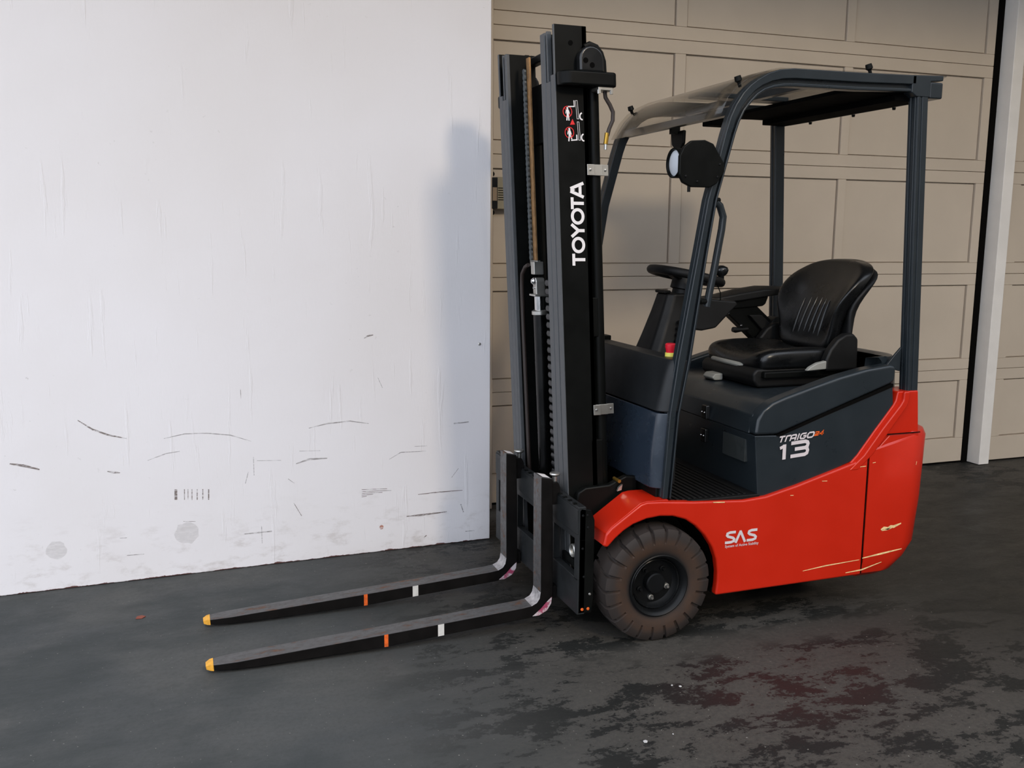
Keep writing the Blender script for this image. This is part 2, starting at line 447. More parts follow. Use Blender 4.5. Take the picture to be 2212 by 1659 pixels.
def door_sections(root, xa, xb, cols, y, seams):
    for k in range(5):
        z0, z1 = seams[k] + 0.001, seams[k + 1] - 0.001
        p0, p1 = z0 + (0.165 if k == 0 else 0.072), z1 - 0.074
        f = MB()
        f.box(xa, xb, y + 0.024, y + 0.05, z0, z1)
        f.box(xa, xb, y, y + 0.026, z0, p0); f.box(xa, xb, y, y + 0.026, p1, z1)
        xs = [xa] + [c for ab in cols for c in ab] + [xb]
        for i in range(0, len(xs), 2):
            f.box(xs[i], xs[i + 1], y, y + 0.026, p0, p1)
        s = f.make('door_section', 'beige', root, bevel=0.0025, seg=1)
        for a, b in cols:
            MB().box(a + 0.006, b - 0.006, y + 0.012, y + 0.026, p0 + 0.006, p1 - 0.006).make('door_panel', 'beige', s, bevel=0.002, seg=1)


door_sections(d1, XA, XB, cols, DY, seams)
MB().box(5.031, 5.078, DY - 0.005, DY + 0.05, 0, 3.4).make('door_seal', 'gap', d1, smooth=False)
MB().box(XA, 5.03, DY + 0.004, DY + 0.04, 0.0, 0.012).make('bottom_seal', 'gap', d1, smooth=False)

ORG[0] = Vector((0, 0, 0))
tr1 = MB().box(1.44, 1.592, DY - 0.07, DY - 0.012, 0, 3.4).make('trim_1', 'beige', bevel=0.003)
tag(tr1, 'narrow beige guide strip between white wall and sectional door', kind='structure')
tr2 = MB().box(5.079, 5.165, 4.84, 5.0, 0.004, 3.4).make('trim_2', 'pillar', bevel=0.004)
tag(tr2, 'white pillar strip between the two beige doors', kind='structure')
d2 = tag(empty('door_2', (6.8, 4.9, 0)), 'second beige panelled door beyond the white pillar strip', kind='structure')
ORG[0] = Vector((6.8, 4.9, 0))
door_sections(d2, 5.166, 8.6, [(5.30, 6.38), (6.45, 7.5), (7.57, 8.5)], 4.9, seams)
ORG[0] = Vector((0, 0, 0))
tag(MB().box(1.3, 9.0, 5.02, 5.3, 0, 6.0).make('wall_back', 'hall', smooth=False), 'wall behind the beige doors', kind='structure')
tag(MB().box(9.0, 9.3, -8, 5.3, 0, 6.0).make('wall_right', 'hall', smooth=False), 'side wall beyond the second door', kind='structure')
tag(MB().box(0.3, 14.0, -8.3, -8.0, 0, 8.6).make('wall_front_blocker', 'facade', smooth=False), 'unseen facade across the yard, added to dim light from the front', kind='structure')  # out of view; height and dark tone chosen to hold back front light
tag(MB().box(-1.6, 9.3, 2.2, 5.3, 3.86, 4.06).make('ceiling', 'hall', smooth=False), 'canopy slab over the doors', kind='structure')

# junction box on the door guide
cb = empty('control_box', (1.61, DY - 0.03, 1.64))
tag(cb, 'small black switch box with tan label mounted beside the door edge behind the mast', 'switch box')
ORG[0] = Vector((1.61, DY - 0.03, 1.64))
MB().box(1.585, 1.617, DY - 0.075, DY - 0.0, 1.672, 1.838).make('housing', 'gloss', cb, bevel=0.003)
MB().box(1.588, 1.612, DY - 0.0765, DY - 0.0745, 1.715, 1.785).make('label_plate', 'tanlabel', cb, smooth=False)
g = MB().box(1.618, 1.70, DY - 0.05, DY - 0.0, 1.672, 1.842).make('vented_cover', 'greybox', cb, bevel=0.003)
slot = MB().box(1.627, 1.69, DY - 0.0515, DY - 0.049, 1.719, 1.723).make('vent_slot', 'gap', g, smooth=False)
for i in range(1, 6):
    again(slot, (0, 0, 0.0125 * i), g)
for z in (1.858, 1.652):
    MB().cyl((1.60, DY - 0.03, z), (1.60, DY - 0.0, z), 0.014, 12).make('mounting_lug', 'black', cb)

# ------------------------------------------------------------------ the forklift
FO = Vector((1.64, 3.54, 0.0))
truck = empty('forklift', FO)
tag(truck, 'orange and anthracite three-wheel electric forklift with black mast, parked by the beige door', 'forklift')
ORG[0] = FO
YN, YF = 3.03, 4.05            # near and far flanks
MIR = lambda y: 7.08 - y


def T(mb, name, mat, parent=None, **k):
    return mb.make(name, mat, parent if parent is not None else truck, **k)


# --- chassis: two side plates with wheel arch, floor, tail
ARCX, ARCZ, ARCR = 1.645, 0.228, 0.262


def arc(a0, a1, n, r=ARCR):
    return [(ARCX + r * math.cos(math.radians(a0 + (a1 - a0) * i / n)), ARCZ + r * math.sin(math.radians(a0 + (a1 - a0) * i / n))) for i in range(n + 1)]


def arc_pts():
    # arch rim followed from the front lip over the wheel to the rear foot
    return [(1.440, 0.388), (1.472, 0.420), (1.505, 0.446), (1.545, 0.468), (1.600, 0.484), (1.655, 0.489), (1.71, 0.484), (1.765, 0.466), (1.81, 0.436), (1.85, 0.396), (1.885, 0.345), (1.905, 0.295), (1.914, 0.24), (1.914, 0.20), (1.909, 0.145)]


side = arc_pts() + [(2.60, 0.150), (2.60, 0.648), (2.585, 0.646), (2.257, 0.558), (2.12, 0.527), (2.02, 0.520), (1.80, 0.533), (1.661, 0.546), (1.60, 0.549), (1.573, 0.543), (1.455, 0.463), (1.433, 0.441), (1.424, 0.396)]
T(MB().prism(side, MIR(YN), MIR(YN + 0.035)), 'side_panel', 'orange', bevel=0.013, seg=4)
chassis = T(MB().prism(side, YN, YN + 0.035), 'side_panel', 'orange', bevel=0.013, seg=4)
# fender tops (sloping nose and flat top) as one folded sheet per side
for nm, f in (('fender', lambda y: y), ('fender', MIR)):
    prof = [(1.424, 0.398), (1.434, 0.443), (1.455, 0.466), (1.573, 0.547), (1.60, 0.552), (1.69, 0.550), (1.69, 0.535), (1.603, 0.537), (1.58, 0.533), (1.463, 0.452), (1.445, 0.436), (1.436, 0.394)]
    mb = MB(); mb.prism(prof, f(YN + 0.004), f(3.195)); T(mb, nm, 'orange', bevel=0.002)
# dark wheel-arch liner and inner bulkhead
for f in (lambda y: y, MIR):
    mb = MB()
    o_ = arc_pts(); i_ = [(x, z) for x, z in o_]
    rim_ = [(x - (x - ARCX) * 0.05, z - (z - ARCZ) * 0.05) for x, z in o_]
    mb.loft([[(x, f(YN + 0.036), z) for x, z in o_], [(x, f(3.24), z) for x, z in o_]], closed=False, caps=False)
    mb.box(1.46, 1.93, min(f(3.24), f(3.26)), max(f(3.24), f(3.26)), 0.12, 0.53)
    T(mb, 'wheel_arch_liner', 'black')
# under-body
mb = MB(); mb.box(1.92, 2.60, YN + 0.03, MIR(YN + 0.03), 0.16, 0.50); mb.box(1.50, 1.95, 3.26, 3.82, 0.12, 0.50)
T(mb, 'underbody', 'black', bevel=0.004)
# tail counterweight, rounded in plan
def plan(y0, xr, r, x0, n=6):
    """half-round tail outline in plan (x,y) mirrored about the centre"""
    pts = [(x0, y0)]
    for i in range(n + 1):
        a = -math.pi / 2 + math.pi / 2 * i / n
        pts.append((xr - r + r * math.cos(a), y0 + r + r * math.sin(a)))
    pts += [(x, MIR(y)) for x, y in reversed(pts)]
    return pts
rings = []
for z, y0, xr, r in ((0.128, 3.075, 2.79, 0.10), (0.150, 3.045, 2.83, 0.12), (0.205, 3.030, 2.885, 0.13), (0.26, 3.03, 2.925, 0.13), (0.45, 3.03, 2.945, 0.13), (0.72, 3.03, 2.955, 0.13), (0.742, 3.04, 2.95, 0.13), (0.747, 3.07, 2.92, 0.11)):
    rings.append([(x, y, z if not (z > 0.6 and x < 2.62) else min(z, 0.648 + (x - 2.585) * 1.2)) for x, y in plan(y0, xr, r, 2.605)])
cw = T(MB().loft(rings), 'counterweight', 'orange', angle=30)
# rear pillar socket (orange) both sides
for f in (lambda y: y, MIR):
    mb = MB()
    mb.prism([(2.49, 0.6), (2.553, 0.66), (2.63, 0.755), (2.715, 0.855), (2.728, 0.875), (2.735, 0.912), (2.838, 0.912), (2.845, 0.84), (2.858, 0.70), (2.58, 0.60)], f(3.042), f(3.16))
    mb.prism([(2.502, 0.6), (2.575, 0.66), (2.66, 0.765), (2.742, 0.858), (2.755, 0.878), (2.757, 0.912), (2.785, 0.912), (2.785, 0.88), (2.775, 0.85), (2.69, 0.745), (2.62, 0.66), (2.55, 0.6)], f(3.028), f(3.045))
    mb.prism([(2.58, 0.62), (2.70, 0.735), (2.852, 0.735), (2.858, 0.62)], f(3.034), f(3.06))
    T(mb, 'pillar_socket', 'orange', bevel=0.006, seg=3)
T(MB().box(2.66, 2.852, 3.0295, 3.034, 0.737, 0.7405), 'panel_gap', 'gap', cw, smooth=False)
T(MB().box(2.5985, 2.6005, 3.0295, 3.04, 0.155, 0.645), 'panel_gap', 'gap', cw, smooth=False)
# bare-metal scratches
def flank(u, v): return (u, 3.0287, v)
for pts, wd in (([(2.31, 0.200), (2.42, 0.210), (2.586, 0.217)], 0.005), ([(2.60, 0.222), (2.70, 0.232), (2.80, 0.242)], 0.008), ([(2.52, 0.168), (2.60, 0.172), (2.70, 0.195)], 0.006),
                ([(2.685, 0.336), (2.70, 0.342), (2.72, 0.338), (2.735, 0.345), (2.75, 0.343), (2.787, 0.354)], 0.012), ([(2.69, 0.331), (2.715, 0.334), (2.74, 0.338)], 0.007), ([(2.842, 0.60), (2.844, 0.615)], 0.004), ([(2.62, 0.625), (2.635, 0.626)], 0.005), ([(2.531, 0.612), (2.588, 0.614)], 0.006), ([(1.881, 0.5245), (1.932, 0.5205)], 0.009),
                ([(2.377, 0.568), (2.402, 0.567)], 0.005), ([(2.23, 0.522), (2.245, 0.521)], 0.005)):
    mb = MB(); strip(mb, pts, wd, flank); T(mb, 'paint_scratch', 'scratch', chassis, smooth=False)

# --- floor plate and ribbed mat
mat_ = T(MB().box(1.69, 2.10, 3.045, MIR(3.045), 0.50, 0.535), 'floor_mat', 'plastic', bevel=0.003)
rib = T(MB().box(1.715, 1.727, 3.06, MIR(3.06), 0.5345, 0.540), 'mat_rib', 'plastic', mat_, bevel=0.0015, seg=1)
for i in range(1, 14):
    again(rib, (0.0245 * i, 0, 0), mat_)

# --- battery hood: body, raised rims, seam
HF = [(2.092, 0.525), (2.075, 0.66), (2.066, 0.778), (2.078, 0.845), (2.105, 0.878), (2.15, 0.896)]
hb = MB()
low = [(2.092, 0.515), (2.067, 0.7685), (2.18, 0.763), (2.711, 0.936), (2.72, 0.86), (2.55, 0.64), (2.257, 0.545), (2.12, 0.515)]
hb.prism(low, YN + 0.018, MIR(YN + 0.018))
T(hb, 'battery_box', 'anthracite', bevel=0.004, seg=3)
upn = [(2.066, 0.7695), (2.17, 0.768), (2.704, 0.945), (2.72, 0.96), (2.722, 1.018), (2.69, 1.022), (2.579, 1.010), (2.45, 0.984), (2.318, 0.949), (2.20, 0.916), (2.14, 0.895), (2.098, 0.868), (2.076, 0.83)]
for f in (lambda y: y, MIR):
    T(MB().prism(upn, f(YN + 0.016), f(YN + 0.085)), 'hood_rim', 'anthracite', bevel=0.014, seg=4)
top = MB()
topn = [(2.064, 0.7695), (2.10, 0.768), (2.78, 0.80), (2.78, 0.905), (2.30, 0.902), (2.17, 0.899), (2.115, 0.878), (2.080, 0.842)]
top.prism(topn, YN + 0.06, MIR(YN + 0.06))
T(top, 'hood', 'anthracite', bevel=0.005, seg=3)
rr_ = MB()
rings = []
for z, xr in ((0.80, 2.86), (0.98, 2.85), (1.030, 2.845), (1.046, 2.83), (1.049, 2.80)):
    rings.append([(x, y, z) for x, y in plan(YN + 0.075, xr, 0.15, 2.72)])
for z, xr, in ((1.040, 2.78), (0.93, 2.77)):
    rings.append([(x, y, z) for x, y in plan(YN + 0.13, xr, 0.12, 2.72)])
T(rr_.loft(rings), 'rear_shroud', 'anthracite', angle=50)
T(MB().prism([(2.165, 0.7635), (2.40, 0.846), (2.711, 0.9445), (2.711, 0.9325), (2.40, 0.834), (2.18, 0.761)], YN + 0.0155, YN + 0.04), 'hood_seam', 'gap', smooth=False)
T(MB().box(2.0635, 2.085, 3.11, 3.27, 0.652, 0.742), 'rating_label', 'label', smooth=False)
for z in (0.80, 0.70):
    lt = T(MB().box(2.048, 2.07, 3.385, 3.425, z - 0.03, z + 0.03), 'hood_latch', 'gloss', bevel=0.006)
    for dy in (0.0, 0.02):
        T(MB().lathe([(0.0, -0.004), (0.003, -0.003), (0.004, 0.0)], (2.047, 3.395 + dy, z + 0.0), 'x', 10), 'latch_screw', 'chrome', lt)

# --- front cowl
def cowl(zs, name, mat, y0=3.065):
    rings = []
    for z, xf in zs:
        xb_ = xf + 0.075
        pts = []
        for i in range(7):
            a = math.pi / 2 * i / 6
            pts.append((xf + 0.05 - 0.05 * math.sin(a), y0 + 0.05 - 0.05 * math.cos(a), z))
        far = [(x, MIR(y), zz) for x, y, zz in reversed(pts)]
        rings.append([(xb_, y0, z)] + pts + far + [(xb_, MIR(y0), z)])
    return T(MB().loft(rings), name, mat, bevel=0.004, angle=40)
cowl([(0.585, 1.640), (0.73, 1.645), (0.874, 1.660)], 'front_cowl', 'cowl')
cowl([(0.880, 1.658), (1.0, 1.685), (1.055, 1.700), (1.075, 1.712)], 'cowl_cover', 'cowl_dark', 3.06)
T(MB().box(1.66, 1.715, 3.08, MIR(3.08), 0.54, 0.59), 'cowl_base', 'black', bevel=0.004)
T(MB().prism([(1.712, 1.02), (1.745, 1.05), (1.735, 0.6), (1.70, 0.6)], 3.075, MIR(3.075)), 'cowl_back', 'plastic')
T(MB().box(1.735, 1.80, 3.80, 3.86, 1.07, 1.092), 'cowl_hook', 'black', bevel=0.004)
# emergency stop
es = T(MB().lathe([(0.0, 0.043), (0.017, 0.043), (0.0205, 0.039), (0.0205, 0.028), (0.018, 0.018), (0.016, 0.0)], (1.760, 3.185, 1.082), 'z', 24), 'emergency_stop', 'button', label='red mushroom stop button')
T(MB().lathe([(0.0, 0.0135), (0.0195, 0.0135), (0.0205, 0.010), (0.0205, -0.012), (0.0, -0.012)], (1.760, 3.185, 1.076), 'z', 24), 'button_collar', 'yellow', es)
T(MB().box(1.72, 1.785, 3.15, 3.25, 1.055, 1.071), 'button_base', 'black', es, bevel=0.004)

# --- steering column
mb = MB()
rings = []
for z, xa, xb_, hw in ((1.02, 1.805, 1.93, 0.100), (1.12, 1.845, 1.955, 0.085), (1.22, 1.882, 1.99, 0.072), (1.275, 1.900, 2.02, 0.066), (1.295, 1.906, 2.03, 0.066)):
    rings.append([(xa, 3.54 - hw * 0.7, z), (xa + 0.03, 3.54 - hw, z), (xb_ - 0.02, 3.54 - hw, z), (xb_, 3.54 - hw * 0.8, z), (xb_, 3.54 + hw * 0.8, z), (xb_ - 0.02, 3.54 + hw, z), (xa + 0.03, 3.54 + hw, z), (xa, 3.54 + hw * 0.7, z)])
mb.loft(rings)
colm = T(mb, 'steering_column', 'plastic', bevel=0.010, seg=3)
T(MB().prism([(1.98, 1.295), (2.02, 1.28), (2.21, 1.262), (2.218, 1.245), (2.19, 1.222), (2.115, 1.150), (2.05, 1.140), (1.965, 1.15)], 3.44, 3.62), 'dash_console', 'plastic', bevel=0.014, seg=3)
T(MB().box(1.898, 1.925, 3.49, 3.59, 1.295, 1.308), 'column_lip', 'black', colm, bevel=0.006)
mb = MB()
for i in range(4):
    mb.cyl((1.93 + 0.004 * i, 3.438, 1.10 + 0.026 * i), (1.93 + 0.004 * i, 3.455, 1.10 + 0.026 * i), 0.008, 10)
T(mb, 'column_switches', 'hub', colm)
TL = math.radians(12.0)
SW = Vector((2.018, 3.54, 1.366))
def sw(u, v, h):   # u back, v lateral, h along the axis
    return (SW.x + u * math.cos(TL) + h * math.sin(TL), SW.y + v, SW.z - u * math.sin(TL) + h * math.cos(TL))
wheel_ = T(MB().torus(SW, 0.150, 0.0185, TL), 'steering_wheel', 'plastic', angle=80)
mb = MB()
for a in (90, 210, 330):
    ca, sa = math.cos(math.radians(a)), math.sin(math.radians(a))
    mb.tube([sw(0.03 * ca, 0.03 * sa, -0.02), sw(0.155 * ca, 0.155 * sa, 0.0)], [0.016, 0.011], 8, 0.5)
T(mb, 'wheel_spokes', 'plastic', wheel_)
mb = MB().tube([sw(0, 0, -0.095), sw(0, 0, -0.062), sw(0, 0, -0.058), sw(0, 0, -0.022), sw(0, 0, -0.004), sw(0, 0, 0.004)], [0.045, 0.043, 0.055, 0.053, 0.047, 0.035], 24)
T(mb, 'wheel_hub', 'plastic', wheel_)
kn = sw(0.118, -0.09, 0.004); kn = Vector(kn)
mb = MB().tube([kn + Vector((0, 0, 0.0)), kn + Vector((0, 0, 0.022)), kn + Vector((0, 0, 0.032)), kn + Vector((0, 0, 0.048)), kn + Vector((0, 0, 0.060)), kn + Vector((0, 0, 0.068))], [0.013, 0.013, 0.025, 0.031, 0.026, 0.008], 18)
T(mb, 'spinner_knob', 'gloss', wheel_, angle=70)
T(MB().tube([(2.13, 3.44, 1.268), (2.125, 3.435, 1.30), (2.11, 3.435, 1.33)], 0.0025, 6), 'key_cord', 'black')

# --- seat
def rounded(mb, nx, fn):
    mb.loft([[fn(i, k) for i in range(nx[0])] for k in range(nx[1])])
cu = MB()
rings = []
prof = [(2.255, 0.00, 0.040), (2.270, 0.03, 0.062), (2.31, 0.045, 0.075), (2.38, 0.050, 0.078), (2.50, 0.050, 0.08), (2.62, 0.045, 0.08), (2.68, 0.02, 0.055)]
for x, tp, th in prof:
    w0 = 0.235 if x > 2.30 else (0.222 if x > 2.26 else 0.20)
    zt = 1.005 + tp
    ring = []
    for u, dz in ((-1.0, -0.012), (-0.93, 0.012), (-0.74, 0.016), (-0.55, 0.0), (0.0, -0.008), (0.55, 0.0), (0.74, 0.016), (0.93, 0.012), (1.0, -0.012)):
        ring.append((x, 3.54 + u * w0, zt + dz))
    for u in (1.0, 0.93, 0.55, 0.0, -0.55, -0.93, -1.0):
        ring.append((x + (0.01 if x < 2.3 else 0), 3.54 + u * w0 * 0.97, zt - th + (0.012 if abs(u) > 0.95 else 0)))
    rings.append(ring)
cu.loft(rings)
seat = T(cu, 'seat', 'vinyl', sub=2, angle=180)
# backrest: bucket shaped shell
def backrest(off, thick, ws=1.0, hs=1.0, shell=False):
    rows = []
    H = [0.0, 0.06, 0.18, 0.32, 0.48, 0.64, 0.80, 0.92, 0.98, 1.0]
    W = [0.13, 0.180, 0.192, 0.200, 0.220, 0.250, 0.254, 0.220, 0.165, 0.11]
    U = [-1.0, -0.94, -0.72, -0.42, 0.0, 0.42, 0.72, 0.94, 1.0]
    fr_, bk_ = [], []
    for h, w_ in zip(H, W):
        if shell: w_ = max(w_, 0.235) if 0.05 < h < 0.9 else w_
        wing = 0.085 * math.exp(-((h - 0.58) / 0.30) ** 2)
        hh = h * hs
        zc = 1.035 + 0.405 * hh; xc = 2.610 + 0.195 * hh - 0.02 * math.sin(math.pi * h)
        f_ = []; b_ = []
        for u in U:
            xf = xc - wing * abs(u) ** 2.6 + off
            zz = zc - (0.012 * abs(u) ** 3 if h > 0.9 else 0)
            f_.append((xf + (0.02 if abs(u) == 1 else 0) + (0.02 if h in (0.0, 1.0) else 0), 3.54 + u * w_ * ws, zz))
            b_.append((xc + 0.075 * (1 - 0.35 * abs(u) ** 4) + off + thick - (0.02 if h in (0.0, 1.0) else 0) - wing * abs(u) ** 3 * 0.6, 3.54 + u * w_ * ws * 0.985, zz))
        fr_.append(f_ + list(reversed(b_)))
    return fr_
br = T(MB().loft(backrest(0, 0)), 'backrest', 'vinyl', seat, sub=2, angle=180)
T(MB().loft(backrest(0.070, -0.030, 0.97, 0.94, True)), 'back_shell', 'plastic', seat, sub=1, angle=180)
pl0 = None
for i in range(6):
    y = 3.54 - 0.098 + 0.036 * i
    pts = []
    for k in range(7):
        h = 0.20 + 0.38 * k / 6 - 0.012 * abs(i - 2.5)
        xc = 2.610 + 0.195 * h - 0.02 * math.sin(math.pi * h) - 0.085 * math.exp(-((h - 0.58) / 0.30) ** 2) * abs((y - 3.54) / 0.2) ** 2.6
        pts.append((xc - 0.001, y, 1.035 + 0.405 * h))
    T(MB().tube(pts, [0.002, 0.007, 0.008, 0.008, 0.008, 0.007, 0.002], 8), 'pleat', 'vinyl', seat, angle=80)
# recliner cheeks, base, levers
for f in (lambda y: y, MIR):
    T(MB().prism([(2.545, 0.972), (2.545, 1.02), (2.565, 1.065), (2.60, 1.105), (2.64, 1.128), (2.68, 1.13), (2.705, 1.105), (2.71, 0.972)], f(3.262), f(3.305)), 'recliner_cover', 'plastic', seat, bevel=0.012, seg=3)
T(MB().prism([(2.26, 0.905), (2.235, 0.93), (2.23, 0.965), (2.25, 0.985), (2.70, 0.985), (2.72, 0.94), (2.70, 0.905)], 3.325, MIR(3.335)), 'seat_base', 'plastic', seat, bevel=0.012, seg=3)
T(MB().box(2.27, 2.70, 3.30, MIR(3.30), 0.945, 0.975), 'seat_pan', 'black', seat, bevel=0.008)
T(MB().tube([(2.268, 3.455, 0.982), (2.256, 3.475, 0.986), (2.252, 3.57, 0.987), (2.258, 3.685, 0.987)], 0.0135, 10, 0.8), 'adjuster_bar', 'greyplastic', seat, label='pale grey adjuster bar under the seat front')
T(MB().prism([(2.185, 0.915), (2.20, 0.933), (2.24, 0.935), (2.24, 0.903), (2.20, 0.903)], 3.57, 3.655), 'weight_knob', 'greyplastic', seat, bevel=0.006, label='pale grey knob on the seat base')
T(MB().prism([(2.438, 0.980), (2.455, 0.996), (2.49, 1.012), (2.535, 1.020), (2.535, 0.984)], 3.245, 3.268), 'recline_lever', 'greyplastic', seat, bevel=0.005, label='pale grey recline lever')

# --- armrest with control console on the far side of the seat
ar = T(MB().loft([[(x, y0, z + 0.0), (x, y1, z), (x, y1, z + t_ * 0.7), (x, (y0 + y1) / 2 + 0.02, z + t_), (x, (y0 + y1) / 2 - 0.02, z + t_), (x, y0, z + t_ * 0.7)] for x, y0, y1, z, t_ in
      ((2.29, 3.86, 3.93, 1.228, 0.022), (2.36, 3.83, 3.95, 1.222, 0.036), (2.48, 3.82, 3.95, 1.232, 0.052), (2.60, 3.82, 3.95, 1.248, 0.052), (2.70, 3.83, 3.94, 1.258, 0.040), (2.76, 3.85, 3.92, 1.262, 0.03))]), 'armrest', 'plastic', bevel=0.008, seg=3)
T(MB().prism([(2.30, 1.222), (2.64, 1.252), (2.625, 1.215), (2.61, 1.205), (2.395, 1.192), (2.30, 1.205)], 3.835, 3.93), 'armrest_tray', 'black', ar, bevel=0.006)
T(MB().prism([(2.39, 1.20), (2.58, 1.21), (2.70, 1.11), (2.77, 1.02), (2.75, 0.96), (2.62, 0.99), (2.60, 1.025)], 3.845, 3.90), 'armrest_support', 'black', ar, bevel=0.006)
T(MB().prism([(2.53, 1.165), (2.60, 1.165), (2.72, 1.065), (2.74, 1.02), (2.66, 1.04)], 3.825, 3.846), 'support_bracket', 'plastic', ar, bevel=0.005)
T(MB().cyl((2.695, 3.82, 1.105), (2.695, 3.90, 1.105), 0.048, 20), 'support_pivot', 'plastic', ar, bevel=0.006)
T(MB().tube([(2.53, 3.835, 1.098), (2.49, 3.835, 1.095), (2.465, 3.835, 1.095), (2.448, 3.835, 1.098)], [0.009, 0.010, 0.014, 0.012], 12), 'tilt_lever', 'plastic', ar, angle=70)
for x, z in ((2.425, 1.175), (2.50, 1.115), (2.52, 1.212)):
    T(MB().lathe([(0.0, -0.004), (0.004, -0.003), (0.006, 0.002)], (x, 3.842, z), 'y', 10), 'screw', 'chrome', ar)

# --- overhead guard
OUT = [(1.672, 0.551), (1.692, 0.876), (1.719, 1.076), (1.787, 1.476), (1.818, 1.663), (1.880, 1.903), (1.898, 1.962), (1.918, 2.005), (1.946, 2.047), (1.975, 2.076), (2.005, 2.098), (2.05, 2.123), (2.10, 2.139), (2.16, 2.146), (2.45, 2.149), (2.85, 2.158)]
INN = [(1.711, 0.546), (1.736, 0.873), (1.775, 1.073), (1.830, 1.476), (1.860, 1.665), (1.926, 1.905), (1.940, 1.945), (1.960, 1.985), (1.989, 2.019), (2.015, 2.044), (2.045, 2.062), (2.085, 2.074), (2.13, 2.080), (2.18, 2.082), (2.453, 2.085), (2.72, 2.093)]
def lerp(a, b, t_): return (a[0] + (b[0] - a[0]) * t_, a[1] + (b[1] - a[1]) * t_)
OUT2 = OUT[:-1] + [(2.72, 2.155)]
for side_, f in ((0, lambda y: y), (1, MIR)):
    mb = MB()
    def strip_prism(a, b, y0, y1):
        rings = []
        for p, q in zip(OUT2, INN):
            u, v = lerp(p, q, a), lerp(p, q, b)
            rings.append([(u[0], y0, u[1]), (u[0], y1, u[1]), (v[0], y1, v[1]), (v[0], y0, v[1])])
        mb.loft(rings)
    strip_prism(0.0, 1.0, f(3.066), f(3.096))
    strip_prism(0.0, 0.56, f(3.046), f(3.067))
    strip_prism(0.80, 1.0, f(3.050), f(3.067))
    gf = T(mb, 'guard_frame', 'anthracite', bevel=0.004, seg=2)
    mb = MB()
    lo, hi = (2.790, 0.90), (2.732, 2.10)
    def rp(t0, t1, y0, y1):
        mb.faces([(lo[0] + t0, y0, lo[1]), (lo[0] + t1, y0, lo[1]), (lo[0] + t1, y1, lo[1]), (lo[0] + t0, y1, lo[1]), (hi[0] + t0, y0, hi[1]), (hi[0] + t1, y0, hi[1]), (hi[0] + t1, y1, hi[1]), (hi[0] + t0, y1, hi[1])],
                 [(0, 1, 2, 3), (4, 5, 6, 7), (0, 1, 5, 4), (1, 2, 6, 5), (2, 3, 7, 6), (3, 0, 4, 7)])
    rp(0.0, 0.050, f(3.052), f(3.098))
    rp(-0.004, 0.014, f(3.058), f(3.072)); rp(-0.004, 0.014, f(3.082), f(3.097))
    rp(0.001, 0.012, f(3.048), f(3.06)); rp(0.022, 0.05, f(3.048), f(3.06))
    T(mb, 'rear_post', 'anthracite', bevel=0.003)
    mb = MB().prism([(2.70, 2.155), (2.70, 2.09), (2.724, 2.075), (2.79, 2.075), (2.79, 2.135), (2.85, 2.140), (2.85, 2.160)], f(3.046), f(3.10))
    T(mb, 'post_bracket', 'anthracite', bevel=0.004)
    T(MB().prism([(2.735, 1.06), (2.765, 1.09), (2.765, 0.99), (2.69, 1.01)], f(3.075), f(3.085)), 'post_gusset', 'anthracite', bevel=0.002)
    for k, (x, z) in enumerate(((1.965, 2.080), (2.52, 2.152))):
        yk = 3.10 if k == 0 else 3.07
        kb = T(MB().tube([(x, f(yk), z - 0.005), (x - 0.006, f(yk), z + 0.012), (x - 0.008, f(yk), z + 0.018), (x - 0.014, f(yk), z + 0.034)], [0.006, 0.007, 0.014, 0.012], 12), 'roof_knob', 'black', gf)
# cross members
T(MB().box(2.79, 2.852, 3.048, MIR(3.048), 2.072, 2.134), 'rear_beam', 'anthracite', bevel=0.006)
T(MB().box(1.918, 1.955, 3.08, MIR(3.08), 1.974, 2.003), 'front_beam', 'anthracite', bevel=0.004)
T(MB().box(2.24, 2.275, 3.08, MIR(3.08), 2.086, 2.118), 'roof_beam', 'anthracite', bevel=0.004)
T(MB().box(2.44, 2.79, 3.09, MIR(3.09), 2.085, 2.10), 'roof_liner', 'matte', bevel=0.003)
T(MB().box(2.66, 2.79, 3.09, MIR(3.09), 2.062, 2.086), 'rear_header', 'matte', bevel=0.003)
T(MB().box(2.02, 2.46, 3.50, 3.58, 2.098, 2.118), 'roof_spine', 'anthracite', bevel=0.004)
T(MB().box(2.35, 2.47, 3.93, 4.02, 2.045, 2.09), 'roof_corner_plate', 'matte', bevel=0.004)
for y in (3.25, 3.5, 3.8):
    T(MB().lathe([(0.0, -0.010), (0.006, -0.010), (0.008, 0.0)], (2.795, y, 2.062), 'z', 10), 'header_bolt', 'black')
# clear roof sheet, bent over the front corner and overhanging the tail
sp = [(1.872, 1.965), (1.905, 2.035), (1.945, 2.078), (1.99, 2.108), (2.05, 2.135), (2.12, 2.152), (2.30, 2.158), (2.72, 2.164), (2.90, 2.168)]
mb = MB()
rings = []
for i, (x, z) in enumerate(sp):
    a = []
    for j in range(9):
        u = -1 + j / 4
        sag = (0.045 * (1 - u * u) if i == len(sp) - 1 else 0.0)
        a.append((x + (0.03 * (1 - u * u) if i == len(sp) - 1 else 0), 3.54 + u * (0.455 if i else 0.465), z - sag))
    rings.append(a)
mb.loft(rings, closed=False, caps=False)
roof = T(mb, 'roof_sheet', 'clear', angle=60)
so = roof.modifiers.new('solid', 'SOLIDIFY'); so.thickness = 0.004
